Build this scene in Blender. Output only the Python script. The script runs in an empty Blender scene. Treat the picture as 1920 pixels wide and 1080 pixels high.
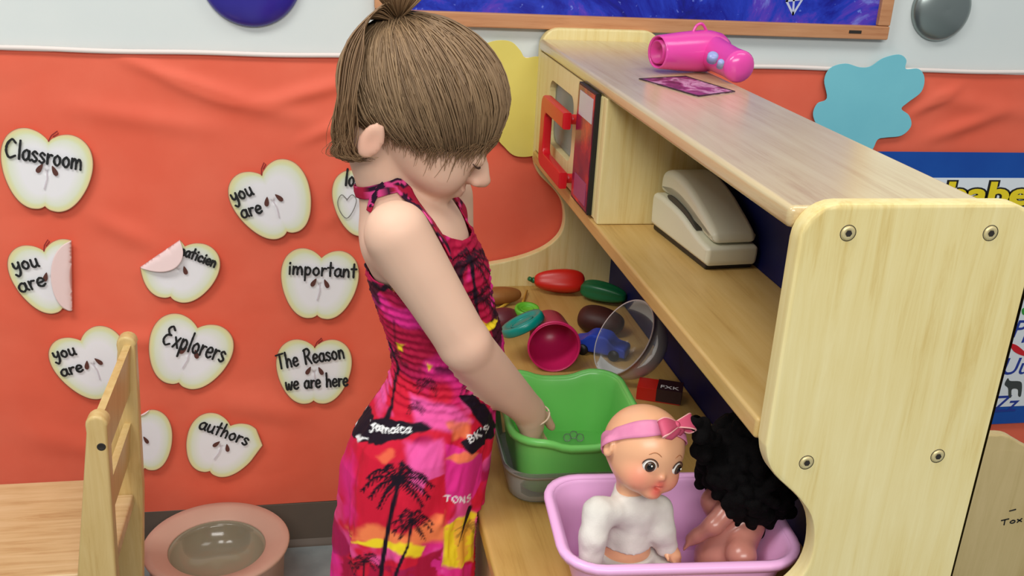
import bpy, bmesh, math, random
import numpy as np
from mathutils import Vector, Matrix

# ------------------------------------------------------------------ camera
FPX = 1890.0
CAM = np.array([0.0, 0.0, 1.3])
def _rot(y, p, r):
    fw = np.array([math.sin(y)*math.cos(p), math.cos(y)*math.cos(p), -math.sin(p)])
    rt = np.array([math.cos(y), -math.sin(y), 0.0]); up = np.cross(rt, fw)
    c, s = math.cos(r), math.sin(r)
    return np.array([c*rt+s*up, -s*rt+c*up, fw])
ROT = _rot(math.radians(11.5), math.radians(21.1), math.radians(3.16))
sc = bpy.context.scene
cd = bpy.data.cameras.new('camera'); cam = bpy.data.objects.new('camera', cd); sc.collection.objects.link(cam)
cd.sensor_width = 36.0; cd.lens = FPX/1920*36.0; cd.clip_start = 0.02; cd.clip_end = 60
cam.matrix_world = Matrix(((ROT[0][0], ROT[1][0], -ROT[2][0], CAM[0]), (ROT[0][1], ROT[1][1], -ROT[2][1], CAM[1]),
                           (ROT[0][2], ROT[1][2], -ROT[2][2], CAM[2]), (0, 0, 0, 1)))
sc.camera = cam
# ------------------------------------------------------------------ world, lamps, exposure
wd = bpy.data.worlds.new('world'); sc.world = wd; wd.use_nodes = True
wd.node_tree.nodes['Background'].inputs[0].default_value = (0.90, 0.96, 1.0, 1)
wd.node_tree.nodes['Background'].inputs[1].default_value = 0.27
def area(name, loc, sx, sy, power, color, rot=(0, 0, 0)):
    l = bpy.data.lights.new(name, 'AREA'); l.shape = 'RECTANGLE'; l.size = sx; l.size_y = sy; l.energy = power; l.color = color
    o = bpy.data.objects.new(name, l); sc.collection.objects.link(o); o.location = loc; o.rotation_euler = rot
area('fluorescent_light', (-0.9, 0.55, 2.6), 1.3, 0.6, 34, (1.0, 0.97, 0.92))
area('fluorescent_light', (1.2, 0.75, 2.65), 1.3, 0.6, 13, (1.0, 0.97, 0.92))
area('fluorescent_light', (0.1, -1.5, 2.4), 2.0, 0.6, 58, (1.0, 0.97, 0.92), (math.radians(28), 0, 0))
sc.view_settings.view_transform = 'Standard'; sc.view_settings.look = 'None'
sc.view_settings.gamma = 1.0; sc.view_settings.use_curve_mapping = False
sc.view_settings.exposure = 0.0

# ------------------------------------------------------------------ helpers
rng = np.random.default_rng(7); random.seed(7)
def ray(u, v): return ROT.T @ np.array([(u-960)/FPX, -(v-540)/FPX, 1.0])
def P(u, v, x=None, y=None, z=None):
    """the point where the sight line of a photo pixel meets the plane x=, y= or z= (metres)"""
    d = ray(u, v)
    t = (x-CAM[0])/d[0] if x is not None else (y-CAM[1])/d[1] if y is not None else (z-CAM[2])/d[2]
    return CAM + d*t
C = sc.collection
def lin(c):
    c = np.asarray(c, float)/255.0
    return np.where(c <= 0.04045, c/12.92, ((c+0.055)/1.055)**2.4)
def rgb(r, g, b): return tuple(lin((r, g, b)))+(1.0,)

def empty(name, loc, label, cat, group=None, rotz=0.0):
    o = bpy.data.objects.new(name, None); C.objects.link(o); o.location = tuple(loc); o.rotation_euler = (0, 0, rotz)
    o.empty_display_size = 0.02
    return tag(o, label, cat, group)
def tag(o, label, cat, group=None):
    o['label'] = label; o['category'] = cat
    if group: o['group'] = group
    return o
def mesh(name, V, F, mat, parent=None, smooth=True, loc=None, matidx=None, world=False):
    """one mesh object; world=True: V in world coordinates, moved into the parent thing's frame"""
    V = np.asarray(V, float)
    if world:
        r = parent
        while r is not None and r.parent is not None: r = r.parent
        if r is not None:
            V = V - np.array(r.location)
            a = -r.rotation_euler.z
            if abs(a) > 1e-9:
                c, s = math.cos(a), math.sin(a); V = np.stack([c*V[:, 0]-s*V[:, 1], s*V[:, 0]+c*V[:, 1], V[:, 2]], 1)
        elif loc is not None:
            V = V - np.array(loc)
    me = bpy.data.meshes.new(name)
    if isinstance(F, np.ndarray):
        n, k = F.shape
        me.vertices.add(len(V)); me.vertices.foreach_set('co', V.astype(np.float32).ravel())
        me.loops.add(n*k); me.loops.foreach_set('vertex_index', F.astype(np.int32).ravel())
        me.polygons.add(n); me.polygons.foreach_set('loop_start', np.arange(0, n*k, k, dtype=np.int32))
        me.update(calc_edges=True); me.validate()
    else:
        me.from_pydata([tuple(v) for v in V], [], [tuple(f) for f in F])
    for m in (mat if isinstance(mat, (list, tuple)) else [mat]): me.materials.append(m)
    if matidx is not None: me.polygons.foreach_set('material_index', np.asarray(matidx, np.int32))
    me.polygons.foreach_set('use_smooth', np.full(len(me.polygons), smooth))
    o = bpy.data.objects.new(name, me); C.objects.link(o)
    if parent is not None: o.parent = parent
    if loc is not None: o.location = tuple(loc)
    return o
def frombm(name, bm, mat, parent=None, smooth=False, **k):
    bm.normal_update()
    V = [tuple(v.co) for v in bm.verts]; bm.verts.index_update()
    F = [[v.index for v in f.verts] for f in bm.faces]; bm.free()
    o = mesh(name, V, F, mat, parent, smooth, **k)
    if smooth == 'auto' or smooth is True:
        pass
    return o
def autosmooth(o, ang=35):
    me = o.data; bm = bmesh.new(); bm.from_mesh(me)
    for e in bm.edges:
        e.smooth = len(e.link_faces) == 2 and e.calc_face_angle(9) < math.radians(ang)
    bm.to_mesh(me); bm.free()
    wn = o.modifiers.new('even_shading', 'WEIGHTED_NORMAL'); wn.keep_sharp = True; wn.weight = 100; return o
def box_bm(lo, hi, bevel=0.0, seg=2):
    bm = bmesh.new(); bmesh.ops.create_cube(bm, size=1.0)
    lo, hi = np.array(lo, float), np.array(hi, float)
    for v in bm.verts: v.co = Vector(lo+(np.array(v.co)+0.5)*(hi-lo))
    if bevel > 0: bmesh.ops.bevel(bm, geom=list(bm.edges), offset=bevel, segments=seg, profile=0.5, affect='EDGES')
    return bm
def box(name, lo, hi, mat, parent=None, bevel=0.002, seg=2, world=True, **k):
    return autosmooth(frombm(name, box_bm(lo, hi, bevel, seg), mat, parent, True, world=world, **k))
def prism(name, outline, axis, lo, hi, mat, parent=None, bevel=0.002, seg=2, world=True, holes=None, **k):
    """outline (a,b) extruded along an axis: 'y' -> (x,z), 'x' -> (y,z), 'z' -> (x,y)"""
    bm = bmesh.new()
    def co(a, b, t): return {'y': (a, t, b), 'x': (t, a, b), 'z': (a, b, t)}[axis]
    vs = [bm.verts.new(co(a, b, lo)) for a, b in outline]
    f = bm.faces.new(vs)
    r = bmesh.ops.extrude_face_region(bm, geom=[f])
    d = Vector(co(0, 0, hi-lo))
    for v in r['geom']:
        if isinstance(v, bmesh.types.BMVert): v.co += d
    bmesh.ops.recalc_face_normals(bm, faces=list(bm.faces))
    if bevel > 0:
        es = [e for e in bm.edges if len(e.link_faces) == 2 and any(len(fc.verts) == len(outline) and len(outline) != 4 or abs(getattr(fc.normal, axis)) > 0.9 for fc in e.link_faces)]
        bmesh.ops.bevel(bm, geom=es, offset=bevel, segments=seg, profile=0.5, affect='EDGES')
    big = [fc for fc in bm.faces if len(fc.verts) > 4]
    if big: bmesh.ops.triangulate(bm, faces=big, ngon_method='EAR_CLIP')
    return autosmooth(frombm(name, bm, mat, parent, True, world=world, **k))
def arc(cx, cy, r, a0, a1, n=8, ry=None):
    ry = r if ry is None else ry
    return [(cx+r*math.cos(math.radians(a0+(a1-a0)*i/n)), cy+ry*math.sin(math.radians(a0+(a1-a0)*i/n))) for i in range(n+1)]
def rrect(x0, y0, x1, y1, r, n=6):
    return arc(x1-r, y0+r, r, -90, 0, n)+arc(x1-r, y1-r, r, 0, 90, n)+arc(x0+r, y1-r, r, 90, 180, n)+arc(x0+r, y0+r, r, 180, 270, n)
def catmull(pts, n=6, closed=False):
    p = [np.array(q, float) for q in pts]; out = []
    m = len(p)
    rngi = range(m if closed else m-1)
    for i in rngi:
        a = p[(i-1) % m] if (closed or i > 0) else 2*p[0]-p[1]
        b = p[i]; c = p[(i+1) % m]
        d = p[(i+2) % m] if (closed or i+2 < m) else 2*p[m-1]-p[m-2]
        for j in range(n):
            t = j/n
            out.append(0.5*((2*b)+(-a+c)*t+(2*a-5*b+4*c-d)*t*t+(-a+3*b-3*c+d)*t**3))
    if not closed: out.append(p[-1])
    return out
def loft(rings, cap0=True, cap1=True):
    """rings: list of (n,3) arrays -> V,F"""
    n = len(rings[0]); V = np.concatenate([np.asarray(r, float) for r in rings]); F = []
    for i in range(len(rings)-1):
        for j in range(n):
            a, b = i*n+j, i*n+(j+1) % n
            F.append((a, b, b+n, a+n))
    V = list(map(tuple, V))
    if cap0:
        c = len(V); V.append(tuple(np.mean(rings[0], axis=0))); F += [(c, (j+1) % n, j) for j in range(n)]
    if cap1:
        c = len(V); o = (len(rings)-1)*n; V.append(tuple(np.mean(rings[-1], axis=0))); F += [(c, o+j, o+(j+1) % n) for j in range(n)]
    return V, F
def lathe(profile, n=40, closed=False):
    """profile (r,z) list; closed=True joins its ends into a ring solid"""
    rings = []
    if closed: profile = list(profile)+[profile[0]]
    for r, z in profile:
        a = np.linspace(0, 2*math.pi, n, endpoint=False)
        rings.append(np.stack([r*np.cos(a), r*np.sin(a), np.full(n, z)], 1))
    return loft(rings, profile[0][0] > 1e-5 and not closed, profile[-1][0] > 1e-5 and not closed)
def frame_from(zdir, xhint=(1, 0, 0)):
    z = np.array(zdir, float); z /= np.linalg.norm(z)
    x = np.array(xhint, float); x = x-z*(x@z)
    if np.linalg.norm(x) < 1e-4:
        x = np.array((0, 1.0, 0)); x = x-z*(x@z)
    x /= np.linalg.norm(x); y = np.cross(z, x)
    return np.stack([x, y, z], 1)
def place(V, R, t): return np.asarray(V, float) @ np.asarray(R).T + np.asarray(t)
def tube(path, rad, n=8, flat=1.0, up=(0, 0, 1)):
    path = [np.array(p, float) for p in path]; m = len(path); rings = []
    rad = [rad]*m if np.isscalar(rad) else rad
    X = None
    for i, p in enumerate(path):
        t = path[min(i+1, m-1)]-path[max(i-1, 0)]; t /= (np.linalg.norm(t)+1e-12)
        h = np.array(up, float) if X is None else X
        X = h-t*(h@t)
        if np.linalg.norm(X) < 1e-6: X = np.cross(t, (1, 0, 0.3))
        X /= np.linalg.norm(X); Y = np.cross(t, X)
        a = np.linspace(0, 2*math.pi, n, endpoint=False)
        rings.append(p+rad[i]*(flat*np.cos(a)[:, None]*X+np.sin(a)[:, None]*Y))
    return loft(rings)
def join(parts):
    V, F = [], []
    for v, f in parts:
        o = len(V); V += list(map(tuple, v)); F += [tuple(i+o for i in q) for q in f]
    return V, F

# ---- value noise
_perm = np.random.default_rng(3).random((64, 64, 64)).astype(np.float32)
def vnoise(p, s=1.0, off=0.0):
    q = np.asarray(p, float)*s+off+100.0
    i = np.floor(q).astype(int); f = q-i; f = f*f*(3-2*f); i &= 63; j = (i+1) & 63
    r = 0
    for a in (0, 1):
        for b in (0, 1):
            for c in (0, 1):
                w = (f[..., 0] if a else 1-f[..., 0])*(f[..., 1] if b else 1-f[..., 1])*(f[..., 2] if c else 1-f[..., 2])
                r = r+w*_perm[(j if a else i)[..., 0], (j if b else i)[..., 1], (j if c else i)[..., 2]]
    return r
def fbm(p, s=1.0, o=3, off=0.0):
    r = 0; a = 0.5
    for k in range(o): r = r+a*vnoise(p, s*2**k, off+k*7.3); a *= 0.5
    return r/(1-0.5**o)

# ---- implicit surfaces: one continuous skin from many blended shapes
def smin(a, b, k):
    h = np.clip(0.5+0.5*(b-a)/k, 0, 1)
    return b*(1-h)+a*h-k*h*(1-h)
def sd_cap(p, a, b, ra, rb):
    a = np.array(a, np.float32); b = np.array(b, np.float32); ab = b-a
    t = np.clip(((p-a)@ab)/(ab@ab), 0, 1)
    return np.linalg.norm(p-a-t[..., None]*ab, axis=-1)-(ra+(rb-ra)*t)
def sd_ell(p, c, r, R=None):
    q = p-np.array(c, np.float32)
    if R is not None: q = q@np.asarray(R, np.float32)
    r = np.array(r, np.float32)
    k0 = np.linalg.norm(q/r, axis=-1); k1 = np.linalg.norm(q/(r*r), axis=-1)
    return k0*(k0-1)/np.maximum(k1, 1e-9)
def surface_nets(fn, lo, hi, h):
    ax = [np.arange(lo[i], hi[i]+h, h, dtype=np.float32) for i in range(3)]
    g = np.stack(np.meshgrid(*ax, indexing='ij'), -1)
    D = np.empty(g.shape[:3], np.float32)
    for i in range(0, g.shape[0], 16): D[i:i+16] = fn(g[i:i+16])
    S = D < 0
    n0, n1, n2 = D.shape
    cnt = np.zeros((n0-1, n1-1, n2-1), np.int8)
    for a in (0, 1):
        for b in (0, 1):
            for c in (0, 1): cnt += S[a:n0-1+a, b:n1-1+b, c:n2-1+c]
    act = (cnt > 0) & (cnt < 8)
    I = np.argwhere(act); idx = -np.ones(act.shape, np.int64); idx[act] = np.arange(len(I))
    acc = np.zeros((len(I), 3)); num = np.zeros(len(I))
    cor = [(a, b, c) for a in (0, 1) for b in (0, 1) for c in (0, 1)]
    for A in cor:
        for B in cor:
            if sum(B)-sum(A) == 1 and all(B[k] >= A[k] for k in range(3)):
                da = D[I[:, 0]+A[0], I[:, 1]+A[1], I[:, 2]+A[2]]; db = D[I[:, 0]+B[0], I[:, 1]+B[1], I[:, 2]+B[2]]
                m = (da < 0) != (db < 0)
                t = np.where(m, da/np.where(m, da-db, 1), 0)
                pt = np.array(A)+t[:, None]*(np.array(B)-np.array(A))
                acc[m] += pt[m]; num[m] += 1
    V = (I+acc/num[:, None])*h+np.array([ax[0][0], ax[1][0], ax[2][0]])
    Fs = []
    for k in range(3):
        u, v = [(1, 2), (2, 0), (0, 1)][k]
        sl = [slice(None)]*3; sl2 = [slice(None)]*3
        sl[k] = slice(0, -1); sl2[k] = slice(1, None)
        E = S[tuple(sl)] != S[tuple(sl2)]
        ins = S[tuple(sl)]
        J = np.argwhere(E)
        J = J[(J[:, u] > 0) & (J[:, v] > 0) & (J[:, u] < D.shape[u]-1) & (J[:, v] < D.shape[v]-1)]
        def cell(du, dv):
            K = J.copy(); K[:, u] -= du; K[:, v] -= dv
            return idx[K[:, 0], K[:, 1], K[:, 2]]
        q = np.stack([cell(1, 1), cell(0, 1), cell(0, 0), cell(1, 0)], 1)
        fl = ~ins[J[:, 0], J[:, 1], J[:, 2]]
        q[fl] = q[fl][:, ::-1]
        Fs.append(q)
    F = np.concatenate(Fs); F = F[(F >= 0).all(1)]
    # light relax keeps the blended skin free of grid steps
    for _ in range(3):
        s = np.zeros_like(V); n = np.zeros(len(V))
        for a in range(4):
            np.add.at(s, F[:, a], V[F[:, (a+1) % 4]]); np.add.at(n, F[:, a], 1)
        V = 0.5*V+0.5*s/np.maximum(n, 1)[:, None]
    return V, F
def project(fn, p, off=0.0, it=5):
    p = np.asarray(p, np.float32).copy(); e = 1e-3
    for _ in range(it):
        d = fn(p)
        g = np.stack([fn(p+np.array(v, np.float32))-fn(p-np.array(v, np.float32)) for v in ((e, 0, 0), (0, e, 0), (0, 0, e))], -1)
        g /= np.linalg.norm(g, axis=-1, keepdims=True)+1e-9
        p = p-(d-off)[..., None]*g
    return p, g

# ------------------------------------------------------------------ materials
def mat(name, color=(0.8, 0.8, 0.8, 1), rough=0.5, metal=0.0, spec=0.5, **k):
    m = bpy.data.materials.new(name); m.use_nodes = True
    b = m.node_tree.nodes['Principled BSDF']
    b.inputs['Base Color'].default_value = color; b.inputs['Roughness'].default_value = rough
    b.inputs['Metallic'].default_value = metal; b.inputs['Specular IOR Level'].default_value = spec
    for kk, v in k.items(): b.inputs[kk].default_value = v
    return m
def nd(m, t, **k):
    n = m.node_tree.nodes.new(t)
    for a, v in k.items():
        if a.startswith('i_'): n.inputs[int(a[2:]) if a[2:].isdigit() else a[2:].replace('_', ' ')].default_value = v
        else: setattr(n, a, v)
    return n
def lk(m, a, b): m.node_tree.links.new(a, b)
def bsdf(m): return m.node_tree.nodes['Principled BSDF']
def ramp(m, fac, stops):
    r = nd(m, 'ShaderNodeValToRGB'); e = r.color_ramp.elements
    while len(e) < len(stops): e.new(0.5)
    for s, (p, c) in zip(e, stops): s.position = p; s.color = c
    lk(m, fac, r.inputs[0]); return r.outputs[0]
def wood(name, c1, c2, c3, axis='z', scale=1.0, rough=0.4, spec=0.4, coat=0.0):
    m = mat(name, c1, rough, spec=spec)
    tc = nd(m, 'ShaderNodeTexCoord'); mp = nd(m, 'ShaderNodeMapping')
    s = {'x': (1.2, 22, 22), 'y': (22, 1.2, 22), 'z': (22, 22, 1.2)}[axis]
    mp.inputs['Scale'].default_value = tuple(v*scale for v in s)
    lk(m, tc.outputs['Object'], mp.inputs[0])
    n1 = nd(m, 'ShaderNodeTexNoise'); n1.inputs['Scale'].default_value = 3.2; n1.inputs['Detail'].default_value = 7; n1.inputs['Roughness'].default_value = 0.72; n1.inputs['Distortion'].default_value = 0.5
    lk(m, mp.outputs[0], n1.inputs['Vector'])
    n2 = nd(m, 'ShaderNodeTexNoise'); n2.inputs['Scale'].default_value = 5.0; n2.inputs['Detail'].default_value = 3
    lk(m, tc.outputs['Object'], n2.inputs['Vector'])
    mx = nd(m, 'ShaderNodeMath', operation='ADD'); mu = nd(m, 'ShaderNodeMath', operation='MULTIPLY'); mu.inputs[1].default_value = 0.55
    lk(m, n2.outputs[0], mu.inputs[0]); lk(m, n1.outputs[0], mx.inputs[0]); lk(m, mu.outputs[0], mx.inputs[1])
    col = ramp(m, mx.outputs[0], [(0.52, c3), (0.72, c1), (1.0, c2)])
    lk(m, col, bsdf(m).inputs['Base Color'])
    bp = nd(m, 'ShaderNodeBump'); bp.inputs['Strength'].default_value = 0.04; bp.inputs['Distance'].default_value = 0.002
    lk(m, n1.outputs[0], bp.inputs['Height']); lk(m, bp.outputs[0], bsdf(m).inputs['Normal'])
    bsdf(m).inputs['Coat Weight'].default_value = coat; bsdf(m).inputs['Coat Roughness'].default_value = 0.22
    return m
def vcol(name, rough=0.6, spec=0.3, bump=0.0, bscale=300, **k):
    m = mat(name, rough=rough, spec=spec, **k)
    a = nd(m, 'ShaderNodeVertexColor', layer_name='Col'); lk(m, a.outputs[0], bsdf(m).inputs['Base Color'])
    if bump:
        tc = nd(m, 'ShaderNodeTexCoord'); n = nd(m, 'ShaderNodeTexNoise'); n.inputs['Scale'].default_value = bscale
        lk(m, tc.outputs['Object'], n.inputs['Vector'])
        bp = nd(m, 'ShaderNodeBump'); bp.inputs['Strength'].default_value = bump; bp.inputs['Distance'].default_value = 0.001
        lk(m, n.outputs[0], bp.inputs['Height']); lk(m, bp.outputs[0], bsdf(m).inputs['Normal'])
    return m
def setcol(o, cols):
    """cols: (nverts,3) linear"""
    at = o.data.color_attributes.new('Col', 'FLOAT_COLOR', 'POINT')
    at.data.foreach_set('color', np.concatenate([cols, np.ones((len(cols), 1))], 1).astype(np.float32).ravel())
def mottled(name, c1, c2, scale=8, rough=0.6, bump=0.0, spec=0.3, bscale=None, **k):
    m = mat(name, c1, rough, spec=spec, **k)
    tc = nd(m, 'ShaderNodeTexCoord'); n = nd(m, 'ShaderNodeTexNoise'); n.inputs['Scale'].default_value = scale; n.inputs['Detail'].default_value = 5
    lk(m, tc.outputs['Object'], n.inputs['Vector'])
    lk(m, ramp(m, n.outputs[0], [(0.35, c1), (0.65, c2)]), bsdf(m).inputs['Base Color'])
    if bump:
        n2 = nd(m, 'ShaderNodeTexNoise'); n2.inputs['Scale'].default_value = bscale or scale*6; n2.inputs['Detail'].default_value = 4
        lk(m, tc.outputs['Object'], n2.inputs['Vector'])
        bp = nd(m, 'ShaderNodeBump'); bp.inputs['Strength'].default_value = bump; bp.inputs['Distance'].default_value = 0.002
        lk(m, n2.outputs[0], bp.inputs['Height']); lk(m, bp.outputs[0], bsdf(m).inputs['Normal'])
    return m
M = {}
M['wall'] = mottled('wall_paint', rgb(224, 230, 228), rgb(217, 225, 224), 3, 0.55, 0.05, bscale=120)
M['base'] = mottled('cove_base', rgb(104, 92, 82), rgb(94, 84, 76), 5, 0.5)
M['floor'] = mottled('floor_tile', rgb(150, 160, 162), rgb(128, 138, 140), 12, 0.35)
M['orange'] = mottled('orange_paper', rgb(238, 112, 86), rgb(233, 102, 76), 6, 0.62, 0.10, bscale=60)
M['strip'] = mat('white_strip', rgb(240, 228, 222), 0.6)
M['maple'] = wood('maple_veneer', rgb(230, 212, 150), rgb(238, 224, 170), rgb(216, 190, 120), 'z', 1.0, 0.42, 0.35)
M['maple_y'] = wood('maple_shelf', rgb(200, 164, 98), rgb(210, 178, 116), rgb(176, 136, 74), 'y', 0.8, 0.32, 0.4)
M['maple_top'] = wood('maple_laminate', rgb(208, 186, 140), rgb(218, 200, 156), rgb(188, 158, 112), 'y', 0.7, 0.26, 0.5, 0.6)
M['counter'] = wood('counter_maple', rgb(190, 152, 84), rgb(200, 164, 98), rgb(166, 126, 64), 'y', 0.7, 0.34, 0.4)
M['maple_edge'] = wood('maple_edge', rgb(226, 206, 150), rgb(232, 214, 164), rgb(208, 180, 120), 'y', 1.4, 0.45)
M['chairwood'] = wood('beech_wood', rgb(208, 178, 116), rgb(220, 194, 136), rgb(186, 150, 86), 'z', 0.9, 0.38, 0.4)
M['chairseat'] = wood('beech_seat', rgb(206, 172, 124), rgb(222, 192, 148), rgb(180, 138, 90), 'x', 0.9, 0.34, 0.4)
M['tan'] = wood('tan_panel', rgb(212, 188, 132), rgb(222, 198, 144), rgb(196, 168, 112), 'z', 0.6, 0.5)
M['navy'] = mottled('navy_panel', rgb(15, 24, 88), rgb(11, 19, 74), 9, 0.5)
M['corkframe'] = wood('oak_frame', rgb(196, 138, 96), rgb(208, 152, 110), rgb(172, 112, 74), 'x', 1.6, 0.45)
M['red'] = mat('red_plastic', rgb(206, 22, 34), 0.3, spec=0.5)
M['steel'] = mat('screw_steel', rgb(216, 200, 150), 0.4, 0.35)
M['dark'] = mat('dark_recess', rgb(40, 34, 28), 0.6)
M['black'] = mat('black_plastic', rgb(18, 18, 20), 0.45)
M['ink'] = mat('marker_ink', rgb(22, 24, 26), 0.6)
M['inkthin'] = mat('pencil_line', rgb(120, 116, 112), 0.7)
M['white'] = mat('white_print', rgb(240, 240, 240), 0.6)
M['skin'] = vcol('skin', 0.55, 0.3)
bsdf(M['skin']).inputs['Subsurface Weight'].default_value = 0.12
bsdf(M['skin']).inputs['Subsurface Radius'].default_value = (0.012, 0.005, 0.003)
M['print'] = vcol('dress_print', 0.7, 0.2, 0.15, 900)

def glassy(name, color, rough=0.08, alpha=0.25, ior=1.3):
    m = bpy.data.materials.new(name); m.use_nodes = True
    nt = m.node_tree; nt.nodes.remove(bsdf(m)); out = nt.nodes['Material Output']
    t = nd(m, 'ShaderNodeBsdfTransparent'); t.inputs[0].default_value = (1, 1, 1, 1)
    g = nd(m, 'ShaderNodeBsdfPrincipled'); g.inputs['Base Color'].default_value = color; g.inputs['Roughness'].default_value = rough
    f = nd(m, 'ShaderNodeFresnel'); f.inputs[0].default_value = ior
    mx = nd(m, 'ShaderNodeMath', operation='ADD'); mx.inputs[1].default_value = alpha; lk(m, f.outputs[0], mx.inputs[0])
    s = nd(m, 'ShaderNodeMixShader'); lk(m, mx.outputs[0], s.inputs[0]); lk(m, t.outputs[0], s.inputs[1]); lk(m, g.outputs[0], s.inputs[2])
    lk(m, s.outputs[0], out.inputs[0]); return m

# ================================================================== THE ROOM
WALL = 1.845; U = 0.75
def struct(o): o['kind'] = 'structure'; return o
struct(box('wall_back', (-3.2, WALL, -0.02), (3.6, WALL+0.12, 2.9), M['wall'], bevel=0, loc=(0, WALL, 0)))
struct(box('floor', (-3.2, -2.6, -0.06), (3.6, WALL, 0.0), M['floor'], bevel=0, loc=(0, 0, 0)))
prof = [(WALL-0.001, 0.0), (WALL-0.016, 0.0), (WALL-0.014, 0.006), (WALL-0.007, 0.014), (WALL-0.005, 0.10), (WALL-0.001, 0.102)]
struct(prism('baseboard_back', prof, 'x', -3.2, 3.6, M['base'], bevel=0, loc=(0, WALL, 0)))

# orange paper: a long creased sheet pinned flat to the wall
def paper_sheet():
    nx, nz = 420, 170
    xs = np.linspace(-1.2, 2.1, nx); ts = np.linspace(0, 1, nz)
    X, T = np.meshgrid(xs, ts, indexing='ij')
    top = 1.0225+0.002*np.sin(3*X)+0.001*np.sin(17*X); bot = 0.098+0.006*np.sin(2.1*X+1)
    Z = bot+(top-bot)*T
    p = np.stack([X, X*0, Z], -1)
    d = 0.0035*fbm(p*np.array([1, 1, 2.2]), 5, 3)+0.0025*np.abs(fbm(p, 9, 2, 5)-0.5)*2
    def crease(x0, z0, x1, z1, w, a):
        q = np.stack([X-x0, Z-z0], -1); b = np.array([x1-x0, z1-z0]); L = b@b
        t = np.clip((q@b)/L, 0, 1); r = np.linalg.norm(q-t[..., None]*b, axis=-1)
        return a*np.exp(-(r/w)**2)*np.sin(np.pi*np.clip(t, 0.02, 0.98))
    d *= 0.8
    for c in [(-0.35, 1.02, -0.12, 0.93, .012, .004), (-0.12, 0.93, 0.1, 0.99, .014, .004), (-0.3, 0.985, 0.02, 0.90, .02, .004), (-0.45, 0.93, -0.15, 0.885, .02, .003),
              (-0.05, 0.86, 0.1, 0.93, .012, .003), (-0.5, 0.5, -0.2, 0.47, .02, .003), (-0.42, 0.74, -0.28, 0.66, .02, .003), (1.28, 1.0, 1.16, 0.93, .012, .004),
              (1.4, 0.95, 1.2, 0.88, .015, .004), (1.1, 0.99, 1.5, 0.93, .02, .003), (0.0, 0.7, 0.12, 0.82, .015, .003), (-0.25, 0.36, 0.0, 0.30, .03, .003), (-0.6, 0.3, -0.3, 0.22, .03, .003)]:
        d += 1.9*crease(*c)
    d *= np.clip((T)*6, 0, 1)*0.6+0.4
    lower = np.clip((0.10-Z)/0.10+0.9, 0, 1)*0
    Y = WALL-0.0035-np.clip(d, 0, 0.0108)
    V = np.stack([X, Y, Z], -1).reshape(-1, 3)
    i = np.arange(nx-1)[:, None]*nz+np.arange(nz-1)[None, :]
    F = np.stack([i, i+nz, i+nz+1, i+1], -1).reshape(-1, 4)
    o = mesh('paper_backing', V, F, M['orange'], None, True, loc=(0.4, WALL-0.004, 0.1), world=True)
    return tag(o, 'long creased sheet of orange paper covering the lower wall behind everything', 'paper')
paper_sheet()
# narrow white border strip along the top of the paper, slightly uneven
xs = np.linspace(-1.2, 2.1, 200)
zt = 1.0215+0.0012*np.sin(5*xs)+0.0008*np.sin(23*xs); 
rows = []
for k, (dz, dy) in enumerate([(0, 0.0135), (0.0075, 0.0135), (0.008, 0.011), (-0.0005, 0.011)]):
    rows.append(np.stack([xs, np.full_like(xs, WALL-dy), zt+dz], 1))
V = np.concatenate(rows); n = len(xs)
F = [(a*n+i, a*n+i+1, ((a+1) % 4)*n+i+1, ((a+1) % 4)*n+i) for a in range(4) for i in range(n-1)]
tag(mesh('border_strip', V, F, M['strip'], None, True, loc=(0.4, WALL-0.012, 1.02), world=True), 'thin white border strip running along the top edge of the orange paper', 'border')

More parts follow.
